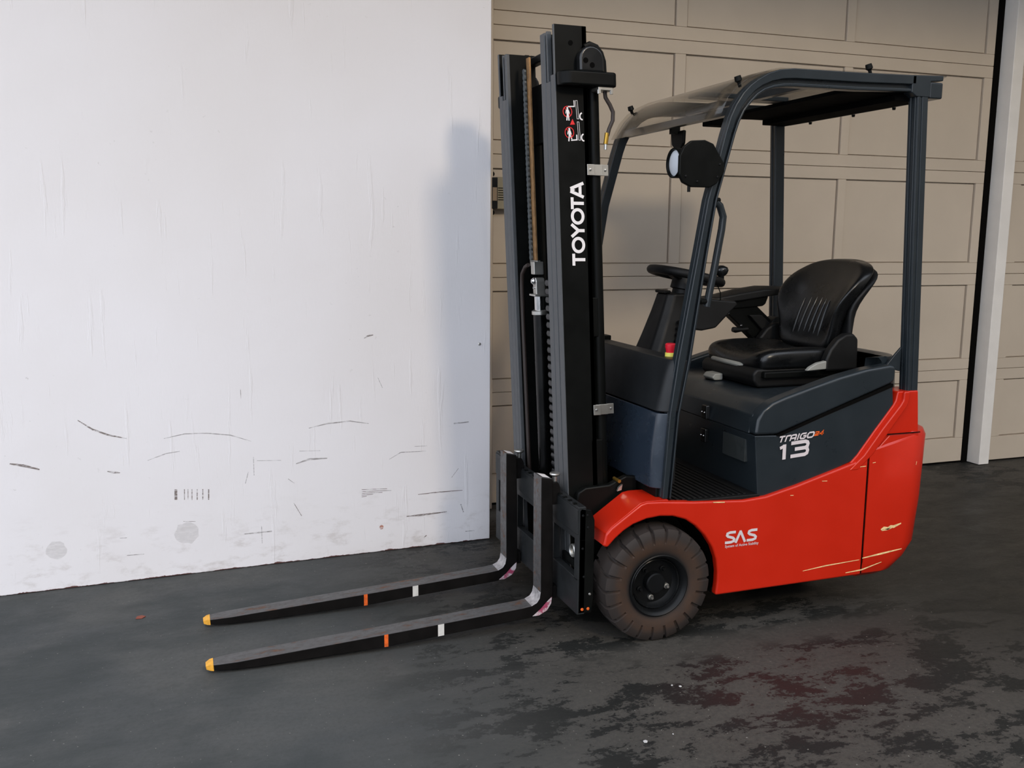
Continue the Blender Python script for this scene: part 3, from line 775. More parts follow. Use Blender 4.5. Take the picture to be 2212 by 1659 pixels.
# mirror, work light, grab rail
T(MB().prism([(3.545, 1.968), (3.655, 1.968), (3.645, 1.915), (3.615, 1.893), (3.565, 1.893), (3.548, 1.915)], 1.985, 2.0, 'x'), 'rear_mirror', 'black', bevel=0.005)
T(MB().box(1.955, 1.995, 3.59, 3.61, 1.955, 1.985), 'mirror_arm', 'black')
hl = T(MB().prism([(1.690, 1.750), (1.690, 1.815), (1.705, 1.848), (1.735, 1.870), (1.79, 1.874), (1.825, 1.862), (1.872, 1.795), (1.875, 1.765), (1.845, 1.722), (1.815, 1.707), (1.74, 1.707), (1.705, 1.722)], 3.035, 3.052), 'work_light', 'black', bevel=0.004)
LB = MB().lathe([(0.0, 0.02), (0.02, 0.02), (0.042, 0.04), (0.054, 0.085), (0.054, 0.125), (0.049, 0.125), (0.046, 0.115), (0.0, 0.115)], (0, 0, 0), 'x', 32)
for v in LB.bm.verts: v.co = Vector((1.826 - v.co.x, 3.105 + v.co.y, 1.795 + v.co.z))
lb = T(LB, 'lamp_body', 'black', hl)
LL = MB().lathe([(0.0, 0.126), (0.028, 0.124), (0.0465, 0.116)], (0, 0, 0), 'x', 32)
for v in LL.bm.verts: v.co = Vector((1.826 - v.co.x, 3.105 + v.co.y, 1.795 + v.co.z))
T(LL, 'lamp_lens', 'lens', hl, angle=60)
T(MB().box(1.78, 1.86, 3.045, 3.14, 1.775, 1.80), 'lamp_bracket', 'black', hl, bevel=0.003)
for x, z in ((1.762, 1.727), (1.845, 1.745), (1.853, 1.79), (1.715, 1.745)):
    T(MB().lathe([(0.0, -0.004), (0.004, -0.003), (0.006, 0.002)], (x, 3.035, z), 'y', 10), 'lamp_screw', 'hub', hl)
T(MB().cyl((1.735, 3.045, 1.712), (1.735, 3.045, 1.69), 0.006, 8), 'lamp_stud', 'black', hl)
T(MB().tube([(1.872, 3.10, 1.665), (1.900, 3.10, 1.645), (1.916, 3.10, 1.605), (1.912, 3.10, 1.56), (1.885, 3.10, 1.40), (1.86, 3.10, 1.27)], 0.014, 12), 'grab_rail', 'anthracite')
for z, x in ((1.665, 1.855), (1.29, 1.82)):
    T(MB().cyl((x, 3.085, z), (x + 0.04, 3.10, z), 0.010, 10), 'rail_bracket', 'black')

# --- wheels
def tyre_mesh(cx, cy, R, Wd, Rr, nl=22):
    mb = MB(); seg = nl * 16; vs = []; fs = []
    h = Wd / 2
    prof0 = [(Rr, -h * 0.82), (Rr + 0.012, -h * 0.90), (Rr + 0.035, -h * 0.98), (R - 0.060, -h), (R - 0.041, -h), (R - 0.018, -h * 0.97), (R - 0.004, -h * 0.86), (R, -h * 0.55), (R + 0.001, -h * 0.12)]
    prof = prof0 + [(r, -y) for r, y in reversed(prof0)]
    n = len(prof)
    for k in range(seg):
        for i, (r, y) in enumerate(prof):
            near = i < n // 2
            ph = (k + (0 if near else 8)) % 16
            g = ph in (0, 1, 2)
            if g and prof0[i if near else n - 1 - i][0] > R - 0.045 and abs(y) > h * 0.3:
                r = r - 0.013
                if abs(y) > h * 0.9: y = y * 0.90
            a = 2 * math.pi * (k + (-2.4 if abs(y) < h * 0.2 else 0) * (1 if near else -1)) / seg
            vs.append((cx + r * math.cos(a), cy + y, R + r * math.sin(a)))
    for k in range(seg):
        k2 = (k + 1) % seg
        for i in range(n - 1):
            fs.append((k * n + i, k * n + i + 1, k2 * n + i + 1, k2 * n + i))
    return mb.faces(vs, fs)
FWX, FWR = 1.650, 0.2235
def front_wheel(y, s, label):
    wy = y + s * 0.078
    wh = T(tyre_mesh(FWX, wy, FWR, 0.152, 0.116), 'front_wheel', 'tyre', angle=30, origin=(FWX, wy, FWR), label=label)
    yo = wy - s * 0.078
    k = s
    rim = MB().lathe([(0.118, k * 0.010), (0.122, k * 0.002), (0.118, k * 0.000), (0.110, k * 0.006), (0.104, k * 0.016), (0.098, k * 0.045), (0.085, k * 0.058), (0.040, k * 0.060), (0.0, k * 0.060)], (FWX, yo, FWR), 'y', 48)
    T(rim, 'wheel_rim', 'hub', wh, origin=(FWX, wy, FWR))
    rg = MB().lathe([(0.094, k * 0.030), (0.096, k * 0.024), (0.099, k * 0.026), (0.099, k * 0.04)], (FWX, yo, FWR), 'y', 48)
    T(rg, 'lock_ring', 'gloss', wh, origin=(FWX, wy, FWR))
    hub = MB().lathe([(0.040, k * 0.060), (0.040, k * 0.030), (0.036, k * 0.025), (0.0, k * 0.024)], (FWX, yo, FWR), 'y', 28)
    T(hub, 'hub_cap', 'hub', wh, origin=(FWX, wy, FWR))
    for a in (-98, -23, 52, 127, 202):
        ca, sa = math.cos(math.radians(a)), math.sin(math.radians(a))
        nut = MB().lathe([(0.0, k * 0.036), (0.005, k * 0.036), (0.007, k * 0.040), (0.007, k * 0.048), (0.011, k * 0.049), (0.011, k * 0.061)], (FWX + 0.062 * ca, yo, FWR + 0.062 * sa), 'y', 10)
        T(nut, 'lug_nut', 'zinc' if a in (-98, -23) else 'hub', wh, origin=(FWX, wy, FWR))
    return wh
front_wheel(3.008, 1, 'brown dusty front tyre on the near flank')
front_wheel(MIR(3.008), -1, 'front tyre on the far flank')
rw = T(tyre_mesh(2.56, 3.46, 0.19, 0.11, 0.10, 20), 'rear_wheel', 'tyre', origin=(2.56, 3.46, 0.19), angle=30)
T(MB().lathe([(0.102, -0.045), (0.09, -0.02), (0.0, -0.02)], (2.56, 3.46, 0.19), 'y', 32), 'wheel_rim', 'hub', rw, origin=(2.56, 3.46, 0.19))
rw2 = T(tyre_mesh(2.56, 3.62, 0.19, 0.11, 0.10, 20), 'rear_wheel', 'tyre', origin=(2.56, 3.62, 0.19), angle=30)
T(MB().lathe([(0.102, 0.045), (0.09, 0.02), (0.0, 0.02)], (2.56, 3.62, 0.19), 'y', 32), 'wheel_rim', 'hub', rw2, origin=(2.56, 3.62, 0.19))

# --- mast (leans forward about three degrees)
def ml(x, y, z): return (1.401 + x - 0.051 * z, y, z)
MF = lambda y: 7.13 - y
def mbox(mb, x0, x1, y0, y1, z0, z1): return mb.box(x0, x1, y0, y1, z0, z1, ml)
rails = {}
for key, f in (('near', lambda y: y), ('far', MF)):
    # outer channel
    web = MB(); mbox(web, 0.0, 0.125, f(3.250), f(3.264), 0.13, 2.276); mbox(web, 0.105, 0.125, f(3.25), f(3.292), 0.13, 2.276)
    ro = T(web, 'outer_rail', 'black', bevel=0.002)
    T(mbox(MB(), -0.003, 0.016, f(3.2505), f(3.291), 0.13, 2.105), 'rail_flange', 'rail', ro, bevel=0.002)
    mbox_ = mbox(MB(), -0.003, 0.016, f(3.2505), f(3.263), 2.10, 2.2755)
    T(mbox_, 'rail_flange', 'rail', ro, bevel=0.002)
    mid = MB(); mbox(mid, 0.012, 0.125, f(3.300), f(3.314), 0.15, 2.24); mbox(mid, 0.105, 0.125, f(3.295), f(3.337), 0.15, 2.24)
    rm = T(mid, 'middle_rail', 'black', bevel=0.002)
    T(mbox(MB(), -0.004, 0.014, f(3.2945), f(3.3355), 0.15, 2.085), 'rail_flange', 'rail', rm, bevel=0.002)
    T(mbox(MB(), -0.004, 0.014, f(3.3115), f(3.3225), 2.085, 2.262), 'rail_flange', 'rail', rm, bevel=0.002)
    iw = 3.385 if key == 'near' else 3.358
    inn = MB(); mbox(inn, 0.012, 0.125, f(iw - 0.027 if key == 'near' else 3.342), f(iw - 0.013 if key == 'near' else 3.354), 0.2, 2.262); mbox(inn, 0.105, 0.125, f(3.34), f(iw), 0.2, 2.262)
    ri = T(inn, 'inner_rail', 'black', bevel=0.002)
    T(mbox(MB(), -0.004, 0.014, f(3.3365 if key == 'far' else 3.340), f(iw), 0.2, 2.262), 'rail_flange', 'rail', ri, bevel=0.004)
    rails[key] = ro
    T(MB().lathe([(0.0, -0.001), (0.009, -0.001), (0.009, 0.002)], ml(0.062, f(3.2495), 2.215), 'y', 14), 'rail_hole', 'gap', ro)
mbx = mbox(MB(), 0.09, 0.125, 3.28, MF(3.28), 2.215, 2.245); mbox(mbx, 0.09, 0.125, 3.28, MF(3.28), 1.90, 2.13); mbox(mbx, 0.09, 0.125, 3.45, 3.60, 2.12, 2.22)
T(mbx, 'mast_crossbar', 'black', bevel=0.004)
T(mbox(MB(), 0.125, 0.15, 3.26, MF(3.26), 1.15, 1.30), 'mast_crossbar', 'black', bevel=0.004)
T(mbox(MB(), 0.10, 0.15, 3.25, MF(3.25), 0.14, 0.75), 'mast_crossbar', 'black', bevel=0.004)
T(mbox(MB(), 0.13, 0.135, 3.385, MF(3.385), 0.7, 1.95), 'mast_shield', 'black', bevel=0.001)
# centre lift cylinder with rod and chain anchor
cyl_ = T(MB().cyl(ml(0.055, 3.640, 0.2), ml(0.055, 3.640, 1.215), 0.028, 24), 'free_lift_cylinder', 'cyl')
T(MB().tube([ml(0.055, 3.640, 1.205), ml(0.055, 3.640, 1.208), ml(0.055, 3.640, 1.222), ml(0.055, 3.640, 1.226)], [0.028, 0.034, 0.034, 0.027], 24), 'cylinder_collar', 'zinc', cyl_)
T(MB().cyl(ml(0.055, 3.640, 1.22), ml(0.055, 3.640, 1.285), 0.0215, 24), 'cylinder_rod', 'chrome', cyl_)
T(mbox(MB(), 0.022, 0.088, 3.606, 3.672, 1.283, 1.292), 'anchor_plate', 'zinc', cyl_, bevel=0.003)
T(MB().prism([(3.619, 1.29), (3.619, 1.345), (3.628, 1.360), (3.650, 1.360), (3.659, 1.345), (3.659, 1.29)], 0.035, 0.075, 'x', ml), 'anchor_clevis', 'zinc', cyl_, bevel=0.004)
T(MB().lathe([(0.0, -0.012), (0.008, -0.010), (0.015, -0.002), (0.015, 0.004)], ml(0.032, 3.640, 1.345), 'x', 18), 'clevis_pin', 'chrome', cyl_)
T(MB().lathe([(0.0, -0.006), (0.005, -0.004), (0.006, 0.003)], ml(0.034, 3.642, 1.317), 'x', 10), 'clevis_pin', 'chrome', cyl_)
T(mbox(MB(), 0.03, 0.072, 3.622, 3.662, 1.372, 1.425), 'chain_anchor', 'zinc', cyl_, bevel=0.003)
T(mbox(MB(), 0.045, 0.06, 3.625, 3.71, 1.405, 1.43), 'anchor_plate', 'zinc', cyl_, bevel=0.002)
# leaf chain, link by link
lc = T(mbox(MB(), 0.056, 0.064, 3.664, 3.698, 1.42, 2.235), 'lift_chain', 'tan', bevel=0.001)
def link_mesh(px, w1, w2, z0, y0, th):
    out = []
    for a in range(0, 181, 30): out.append((y0 + w1 * math.cos(math.radians(a)), z0 + 0.0105 + w1 * math.sin(math.radians(a)) * 0.9))
    out.append((y0 - w2, z0))
    for a in range(180, 361, 30): out.append((y0 + w1 * math.cos(math.radians(a)), z0 - 0.0105 + w1 * math.sin(math.radians(a)) * 0.9))
    out.append((y0 + w2, z0))
    return MB().prism(out, px, px + th, 'x', ml)
lk = T(link_mesh(0.046, 0.013, 0.008, 1.45, 3.706, 0.008), 'chain_link', 'chain', lc, smooth=False)
for i in range(1, 18):
    dz = 0.0425 * i
    again(lk, (-0.051 * dz, 0, dz), lc)
# second chain beside the near rail, blocky edge-on
lc2 = T(mbox(MB(), 0.062, 0.080, 3.503, 3.527, 0.40, 1.34), 'lift_chain', 'black')
lk2 = T(MB().prism([(0.045, 0.412), (0.09, 0.412), (0.094, 0.424), (0.09, 0.437), (0.045, 0.437), (0.041, 0.424)], 3.490, 3.540, 'y', ml), 'chain_link', 'chain_dark', lc2, bevel=0.004)
for i in range(1, 28):
    dz = 0.034 * i
    again(lk2, (-0.051 * dz, 0, dz), lc2)
T(MB().tube([ml(0.03, 3.69, 1.41), ml(0.025, 3.715, 1.40), ml(0.02, 3.742, 1.37), ml(0.02, 3.752, 1.32), ml(0.02, 3.754, 1.2), ml(0.02, 3.75, 0.9), ml(0.02, 3.745, 0.5)], 0.0085, 10), 'hydraulic_hose', 'hose')
T(MB().tube([ml(0.06, 3.425, 2.06), ml(0.06, 3.42, 1.9), ml(0.06, 3.42, 1.5), ml(0.06, 3.425, 1.40)], 0.008, 8), 'hydraulic_hose', 'hose')
# side lift cylinder, caps, clamps, crosshead
sc1 = T(MB().cyl(ml(0.158, 3.285, 0.45), ml(0.158, 3.285, 2.07), 0.0235, 20), 'lift_cylinder', 'black')
again(sc1, (0, 7.13 - 2 * 3.285, 0), truck)
for z in (1.772, 0.868):
    c_ = mbox(MB(), 0.125, 0.139, 3.252, 3.262, z - 0.020, z + 0.020); mbox(c_, 0.139, 0.177, 3.255, 3.262, z - 0.020, z + 0.020); mbox(c_, 0.174, 0.204, 3.262, 3.268, z - 0.02, z + 0.02); mbox(c_, 0.112, 0.142, 3.247, 3.2495, z - 0.02, z + 0.02)
    for v in c_.bm.verts: v.co.y -= 0.004
    cl = T(c_, 'pipe_clamp', 'zinc', sc1, bevel=0.002)
    for x, y in ((0.124, 3.243), (0.191, 3.258)):
        T(MB().lathe([(0.0, -0.005), (0.004, -0.004), (0.006, 0.001)], ml(x, y, z), 'y', 10), 'clamp_bolt', 'chrome', sc1)
def stad(x0, x1, r, n=8):   # rounded bar in plan (mast x, y)
    pts = []
    for i in range(n + 1):
        a = math.radians(90 + 180 * i / n); pts.append((x0 + r + r * math.cos(a), 3.232 + r * math.sin(a) * 1.0))
    pts += [(x1 - 0.01, 3.232 - r), (x1, 3.232 - r + 0.012), (x1, 3.232 + r)]
    return pts
T(MB().prism(stad(0.0, 0.218, 0.042), 2.062, 2.113, 'z', ml), 'cylinder_head', 'black', bevel=0.008, seg=3, label='rounded black crosshead block near the mast top')
T(MB().prism([(x, MF(y)) for x, y in stad(0.0, 0.218, 0.042)], 2.062, 2.113, 'z', ml), 'cylinder_head', 'black', bevel=0.008, seg=3, label='crosshead block on the far rail')
T(MB().prism([(0.078, 2.11)] + [(0.132 + 0.054 * math.cos(math.radians(a)), 2.165 + 0.048 * math.sin(math.radians(a))) for a in range(180, -1, -20)] + [(0.186, 2.11)], MF(3.205), MF(3.245), 'y', ml), 'hose_pulley_guard', 'gloss', bevel=0.010, seg=3)
mbz = mbox(MB(), 0.145, 0.203, 3.20, 3.262, 2.050, 2.062)
T(mbz, 'head_plate', 'zinc', bevel=0.002)
for x in (0.150, 0.198):
    T(MB().cyl(ml(x, 3.205, 2.052), ml(x, 3.205, 2.038), 0.007, 6), 'head_nut', 'zinc')
sh = MB().prism([(0.078, 2.11)] + [(0.126 + 0.048 * math.cos(math.radians(a)), 2.158 + 0.046 * math.sin(math.radians(a))) for a in range(180, -1, -20)] + [(0.174, 2.11)], 3.205, 3.245, 'y', ml)
shv = T(sh, 'hose_pulley_guard', 'gloss', bevel=0.010, seg=3)
T(MB().tube([ml(0.11, 3.235, 2.200), ml(0.13, 3.235, 2.210), ml(0.155, 3.235, 2.202), ml(0.172, 3.235, 2.182), ml(0.181, 3.235, 2.155), ml(0.183, 3.235, 2.11)], 0.008, 8, 1.6), 'pulley_cover', 'black', shv)
for x, z in ((0.10, 2.15), (0.125, 2.135)):
    T(MB().cyl(ml(x, 3.2045, z), ml(x, 3.21, z), 0.010, 12), 'guard_hole', 'gap', shv)
T(MB().tube([ml(0.185, 3.235, 2.06), ml(0.188, 3.235, 2.03), ml(0.205, 3.235, 2.005), ml(0.217, 3.235, 1.98), ml(0.215, 3.235, 1.95), ml(0.20, 3.235, 1.92), ml(0.192, 3.235, 1.895)], 0.0075, 10), 'hydraulic_hose', 'hose')
T(MB().cyl(ml(0.191, 3.235, 1.905), ml(0.184, 3.235, 1.865), 0.0085, 10), 'hose_fitting', 'brass')
T(MB().cyl(ml(0.184, 3.235, 1.865), ml(0.183, 3.235, 1.845), 0.006, 8), 'hose_fitting', 'zinc')
T(MB().box(1.385, 1.397, 3.252, 3.262, 2.225, 2.242), 'rail_stop', 'black', rails['near'])

# lettering drawn with strokes on the near mast web
PEN = [0]
def pen(mb, polys, wd, fn0, closed=()):
    for k, pts in enumerate(polys):
        PEN[0] = (PEN[0] + 1) % 12
        dy_ = 0.00008 * PEN[0]
        def fn(u, v):
            p = fn0(u, v); return (p[0], p[1] - dy_, p[2])
        n = len(pts); cl_ = k in closed
        L = []; Rr = []
        for i, (u, v) in enumerate(pts):
            if cl_:
                a = pts[(i - 1) % n]; b = pts[(i + 1) % n]
            else:
                a = pts[max(i - 1, 0)]; b = pts[min(i + 1, n - 1)]
            d1_ = Vector((u - a[0], v - a[1])); d2_ = Vector((b[0] - u, b[1] - v))
            if d1_.length < 1e-9: d1_ = d2_.copy()
            if d2_.length < 1e-9: d2_ = d1_.copy()
            d1_.normalize(); d2_.normalize(); t_ = (d1_ + d2_)
            t_ = t_.normalized() if t_.length > 1e-6 else d1_
            nrm = Vector((-t_.y, t_.x)); c_ = max(0.5, nrm.dot(Vector((-d1_.y, d1_.x))))
            hw = wd / 2 / c_
            L.append(fn(u + nrm.x * hw, v + nrm.y * hw)); Rr.append(fn(u - nrm.x * hw, v - nrm.y * hw))
        m_ = n if cl_ else n - 1
        mb.faces(L + Rr, [(i, (i + 1) % n, n + (i + 1) % n, n + i) for i in range(m_)])
def ell(cx, cy, rx, ry, a0=0, a1=360, n=28):
    full = abs(a1 - a0) >= 360
    m_ = n if full else n + 1
    return [(cx + rx * math.cos(math.radians(a0 + (a1 - a0) * i / n)), cy + ry * math.sin(math.radians(a0 + (a1 - a0) * i / n))) for i in range(m_)]
# word runs up the mast: u along z, v towards -x
LZ0, LZ1 = 1.421, 1.723
def toy(u, v): return ml(0.0955 - v * 0.054, 3.2488, LZ0 + u)
pn = MB(); H = 1.0; S_ = 0.011
wl_ = []
x = 0.0
def Lm(u, v): return (u, v / 0.054)
def word_toy(u, v): return ml(0.0965 - v, 3.2488, LZ0 + u)
hh = 0.0525; sw_ = 0.0115
def letT(x0, wd): return [[(x0, hh - sw_ / 2), (x0 + wd, hh - sw_ / 2)], [(x0 + wd / 2, hh - sw_ / 2), (x0 + wd / 2, 0)]]
pen(pn, letT(0.0, 0.044), sw_, word_toy)
pen(pn, [ell(0.076, hh / 2, 0.0245, hh / 2 - sw_ / 2 + 0.001)], sw_, word_toy, closed=(0,))
pen(pn, [[(0.106, hh), (0.129, hh * 0.47)], [(0.152, hh), (0.129, hh * 0.47)], [(0.129, hh * 0.5), (0.129, 0)]], sw_, word_toy)
pen(pn, [ell(0.181, hh / 2, 0.0245, hh / 2 - sw_ / 2 + 0.001)], sw_, word_toy, closed=(0,))
pen(pn, letT(0.207, 0.043), sw_, word_toy)
pen(pn, [[(0.251, 0), (0.272, hh)], [(0.302, 0), (0.281, hh)], [(0.262, hh * 0.26), (0.291, hh * 0.26)]], sw_, word_toy)
pn.faces([word_toy(0.2665, hh), word_toy(0.2865, hh), word_toy(0.2765, hh - 0.02)], [(0, 1, 2)])
T(pn, 'lettering', 'white', rails['near'], smooth=False)
# warning pictograms
def pic(px, py):     # pictogram grid measured in print units, up the mast
    return ml(0.022 + (px - 1213) * 0.00172, 3.2487, 1.998 - (py - 230) * 0.00163)
wp = MB(); rp_ = MB()
for dx, dy in ((0, 0), (3, 45)):
    pen(rp_, [ell(1224.5 + dx, 244 + dy, 10, 11.5)], 1.6, lambda u, v: pic(u, v), closed=(0,))
    pen(rp_, [[(1217.5 + dx, 236 + dy), (1231.5 + dx, 252 + dy)]], 1.5, pic)
    wp.faces([pic(u, v) for u, v in ell(1224.5 + dx, 236.5 + dy, 2.2, 2.6, n=10)], [tuple(range(10))])
    pen(wp, [[(1224.5 + dx, 239 + dy), (1225 + dx, 250 + dy)]], 5.0, pic)
    pen(wp, [[(1224 + dx, 249 + dy), (1222.5 + dx, 263 + dy)], [(1226 + dx, 249 + dy), (1227.5 + dx, 263 + dy)] if dx == 0 else [(1226 + dx, 249 + dy), (1230 + dx, 258 + dy)]], 2.6, pic)
    pen(wp, [[(1221.5 + dx, 241 + dy), (1220.5 + dx, 248 + dy)], [(1227 + dx, 241 + dy), (1229 + dx, 248 + dy)]], 1.6, pic)
pen(wp, [[(1226, 233), (1240.5, 232), (1240, 219)]], 2.4, pic)
pen(wp, [[(1231, 305.5), (1244.5, 304), (1244, 293)]], 2.6, pic)
pen(wp, [[(1243.5, 219), (1247.5, 219), (1250, 258.5), (1246, 258.5)], [(1246, 265), (1250, 265), (1252.5, 304.5), (1248.5, 304.5)]], 0.9, pic, closed=(0, 1))
pen(wp, [ell(1258, 252.5, 5.5, 7.2, 80, 265, 10), ell(1260.5, 298.5, 5.5, 7.2, 80, 265, 10)], 3.0, pic)
rp_.faces([pic(1229.5, 272), pic(1241, 271), pic(1235.5, 259)], [(0, 1, 2)])
T(wp, 'warning_pictogram', 'white', rails['near'], smooth=False)
T(rp_, 'prohibition_ring', 'red', rails['near'], smooth=False)

# --- carriage
ca = MB()
CX0, CX1 = 1.335, 1.365
ca.box(CX0, CX1, 3.06, 4.03, 0.415, 0.545)
ca.box(CX0, CX1, 3.06, 4.03, 0.128, 0.268)
ca.box(CX0, CX1, 3.06, 3.098, 0.26, 0.42); ca.box(CX0, CX1, 3.99, 4.03, 0.26, 0.42)
ca.box(CX0 + 0.004, CX1, 3.31, 3.36, 0.26, 0.42); ca.box(CX0 + 0.004, CX1, 3.74, 3.79, 0.26, 0.42)
carr = T(ca, 'fork_carriage', 'carriage', bevel=0.003)
T(MB().box(1.331, 1.336, 3.062, 4.028, 0.44, 0.536), 'carriage_bar', 'carriage', carr, bevel=0.002)
for yy in (3.06, 4.012):
    T(MB().prism([(1.338, 0.132), (1.392, 0.132), (1.40, 0.18), (1.40, 0.49), (1.385, 0.53), (1.345, 0.54), (1.338, 0.53)], yy, yy + 0.018), 'side_plate', 'black', carr, bevel=0.003)
for x, z in ((1.352, 0.512), (1.371, 0.512), (1.373, 0.465), (1.353, 0.385), (1.360, 0.275), (1.385, 0.205)):
    T(MB().lathe([(0.0, -0.004), (0.004, -0.003), (0.006, 0.001)], (x, 3.0605, z), 'y', 10), 'plate_bolt', 'hub' if z > 0.25 else 'zinc', carr)
for x in (1.355, 1.379):
    T(MB().lathe([(0.0, -0.004), (0.005, -0.003), (0.007, 0.001)], (x, 3.0605, 0.148), 'y', 10), 'plate_bolt', 'orangerust', carr)
mb = MB()
for i in range(19):
    mb.box(1.330, 1.345, 3.10 + i * 0.048, 3.112 + i * 0.048, 0.545, 0.5495)
T(mb, 'bar_notches', 'black', carr)
T(MB().lathe([(0.019, 0.0), (0.024, -0.004), (0.027, 0.0), (0.027, 0.01), (0.019, 0.01)], (1.372, 3.20, 0.33), 'x', 20), 'carriage_roller', 'zinc', carr)
T(MB().box(1.37, 1.385, 3.12, 3.30, 0.27, 0.30), 'carriage_spacer', 'black', carr)
# mast foot brackets
for f in (lambda y: y, MF):
    T(MB().prism([(1.40, 0.30), (1.385, 0.50), (1.40, 0.555), (1.43, 0.570), (1.53, 0.575), (1.60, 0.605), (1.65, 0.60), (1.65, 0.30)], f(3.215), f(3.245)), 'mast_bracket', 'black', bevel=0.008, seg=3)
    T(MB().cyl((1.565, f(3.20), 0.59), (1.565, f(3.25), 0.59), 0.007, 10), 'pivot_bolt', 'brass')
T(MB().prism([(1.555, 0.552), (1.572, 0.556), (1.576, 0.578), (1.56, 0.566)], 3.195, 3.205), 'grease_plate', 'zinc')

# --- forks
def fork(y0, y1, label):
    yc = (y0 + y1) / 2; hw = (y1 - y0) / 2
    secs = [((0.014, 0.026), (0.016, 0.016), 0.42), ((0.028, 0.032), (0.03, 0.013), 0.62), ((0.06, 0.035), (0.06, 0.011), 0.82), ((0.12, 0.038), (0.12, 0.010), 0.96), ((0.22, 0.044), (0.22, 0.010), 1.0), ((0.652, 0.067), (0.655, 0.018), 1.0), ((0.95, 0.085), (0.95, 0.038), 1.0), ((1.19, 0.0995), (1.21, 0.055), 1.0),
            ((1.225, 0.104), (1.255, 0.060), 1.0), ((1.246, 0.114), (1.290, 0.078), 1.0), ((1.257, 0.130), (1.308, 0.106), 1.0), ((1.2615, 0.155), (1.313, 0.15), 1.0), ((1.2595, 0.40), (1.311, 0.40), 1.0), ((1.2585, 0.617), (1.305, 0.608), 1.0)]
    rings = [[(t_[0], yc - hw * k, t_[1]), (t_[0], yc + hw * k, t_[1]), (b_[0], yc + hw * k, b_[1]), (b_[0], yc - hw * k, b_[1])] for t_, b_, k in secs]
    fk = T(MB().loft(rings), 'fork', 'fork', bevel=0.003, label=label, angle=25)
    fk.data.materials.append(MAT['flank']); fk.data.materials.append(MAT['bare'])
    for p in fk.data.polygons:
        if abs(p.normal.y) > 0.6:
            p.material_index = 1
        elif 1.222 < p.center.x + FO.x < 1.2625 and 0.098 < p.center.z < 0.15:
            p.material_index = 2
    # painted tip, colour bands on the flank and top, label, heel primer
    tp = [[(t_[0] - 0.0008, yc - hw * k - 0.0008, t_[1] + 0.0008), (t_[0] - 0.0008, yc + hw * k + 0.0008, t_[1] + 0.0008), (b_[0] - 0.0008, yc + hw * k + 0.0008, b_[1] - 0.0008), (b_[0] - 0.0008, yc - hw * k - 0.0008, b_[1] - 0.0008)] for t_, b_, k in secs[:2]]
    tp.append([tuple(Vector(a).lerp(Vector(b), 0.35)) for a, b in zip([(p[0], p[1], p[2]) for p in tp[1]], [(t, y, z) for t, y, z in [(0.06, yc - hw * .82 - .0008, .0358), (0.06, yc + hw * .82 + .0008, .0358), (0.06, yc + hw * .82 + .0008, .0102), (0.06, yc - hw * .82 - .0008, .0102)]])])
    T(MB().loft(tp), 'painted_tip', 'yellowtip', fk, smooth=False)
    def band(x0, x1, mat, name, top):
        zt = lambda x: 0.044 + (x - 0.22) * (0.085 - 0.044) / 0.73
        zb = lambda x: 0.018 + max(0, (x - 0.655)) * 0.068
        e = 0.0009
        m = MB().faces([(x0, y0 - e, zb(x0) + 0.001), (x1, y0 - e, zb(x1) + 0.001), (x1, y0 - e, zt(x1) - 0.001), (x0, y0 - e, zt(x0) - 0.001)], [(0, 1, 2, 3)])
        if top:
            m.faces([(x0, y0 + 0.003, zt(x0) + e), (x1, y0 + 0.003, zt(x1) + e), (x1, y1 - 0.004, zt(x1) + e), (x0, y1 - 0.004, zt(x0) + e)], [(0, 1, 2, 3)])
        T(m, name, mat, fk, smooth=False)
    band(0.643, 0.658, 'orangerust', 'paint_band', False)
    band(0.848, 0.872, 'tape', 'tape_band', False)
    T(MB().faces([(1.268, y0 + 0.012, 0.6165), (1.297, y0 + 0.008, 0.6108), (1.297, y1 - 0.018, 0.6108), (1.268, y1 - 0.012, 0.6165)], [(0, 1, 2, 3)]), 'fork_label', 'white', fk, smooth=False)
    T(MB().faces([(1.228, y0 - 0.001, 0.062), (1.255, y0 - 0.001, 0.062), (1.289, y0 - 0.001, 0.079), (1.306, y0 - 0.001, 0.105), (1.309, y0 - 0.001, 0.132), (1.303, y0 - 0.001, 0.128), (1.285, y0 - 0.001, 0.112), (1.262, y0 - 0.001, 0.088)], [tuple(range(8))]), 'primer_patch', 'pink', fk, smooth=False)
    T(MB().lathe([(0.0, 0.0), (0.009, 0.0), (0.010, 0.022), (0.018, 0.027), (0.021, 0.031), (0.020, 0.036), (0.0, 0.038)], (1.330, yc - 0.004, 0.585), 'z', 22), 'locking_pin', 'zinc', fk)
    T(MB().prism([(1.305, 0.50), (1.345, 0.50), (1.345, 0.565), (1.335, 0.588), (1.312, 0.588), (1.305, 0.60)], y0 + 0.014, y1 - 0.02), 'fork_hook', 'flank', fk, bevel=0.003)
    T(MB().box(1.305, 1.334, y0 + 0.012, y1 - 0.012, 0.12, 0.17), 'lower_hook', 'flank', fk, bevel=0.003)
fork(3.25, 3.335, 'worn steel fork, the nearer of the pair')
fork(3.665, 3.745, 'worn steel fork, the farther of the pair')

# --- flank lettering
hoodpt = lambda x0, z0, sx=0.0: (lambda u, v: (x0 + u + sx * v, 3.0442, z0 + v + 0.07 * u))
badge = MB()
f13 = hoodpt(2.180, 0.665)
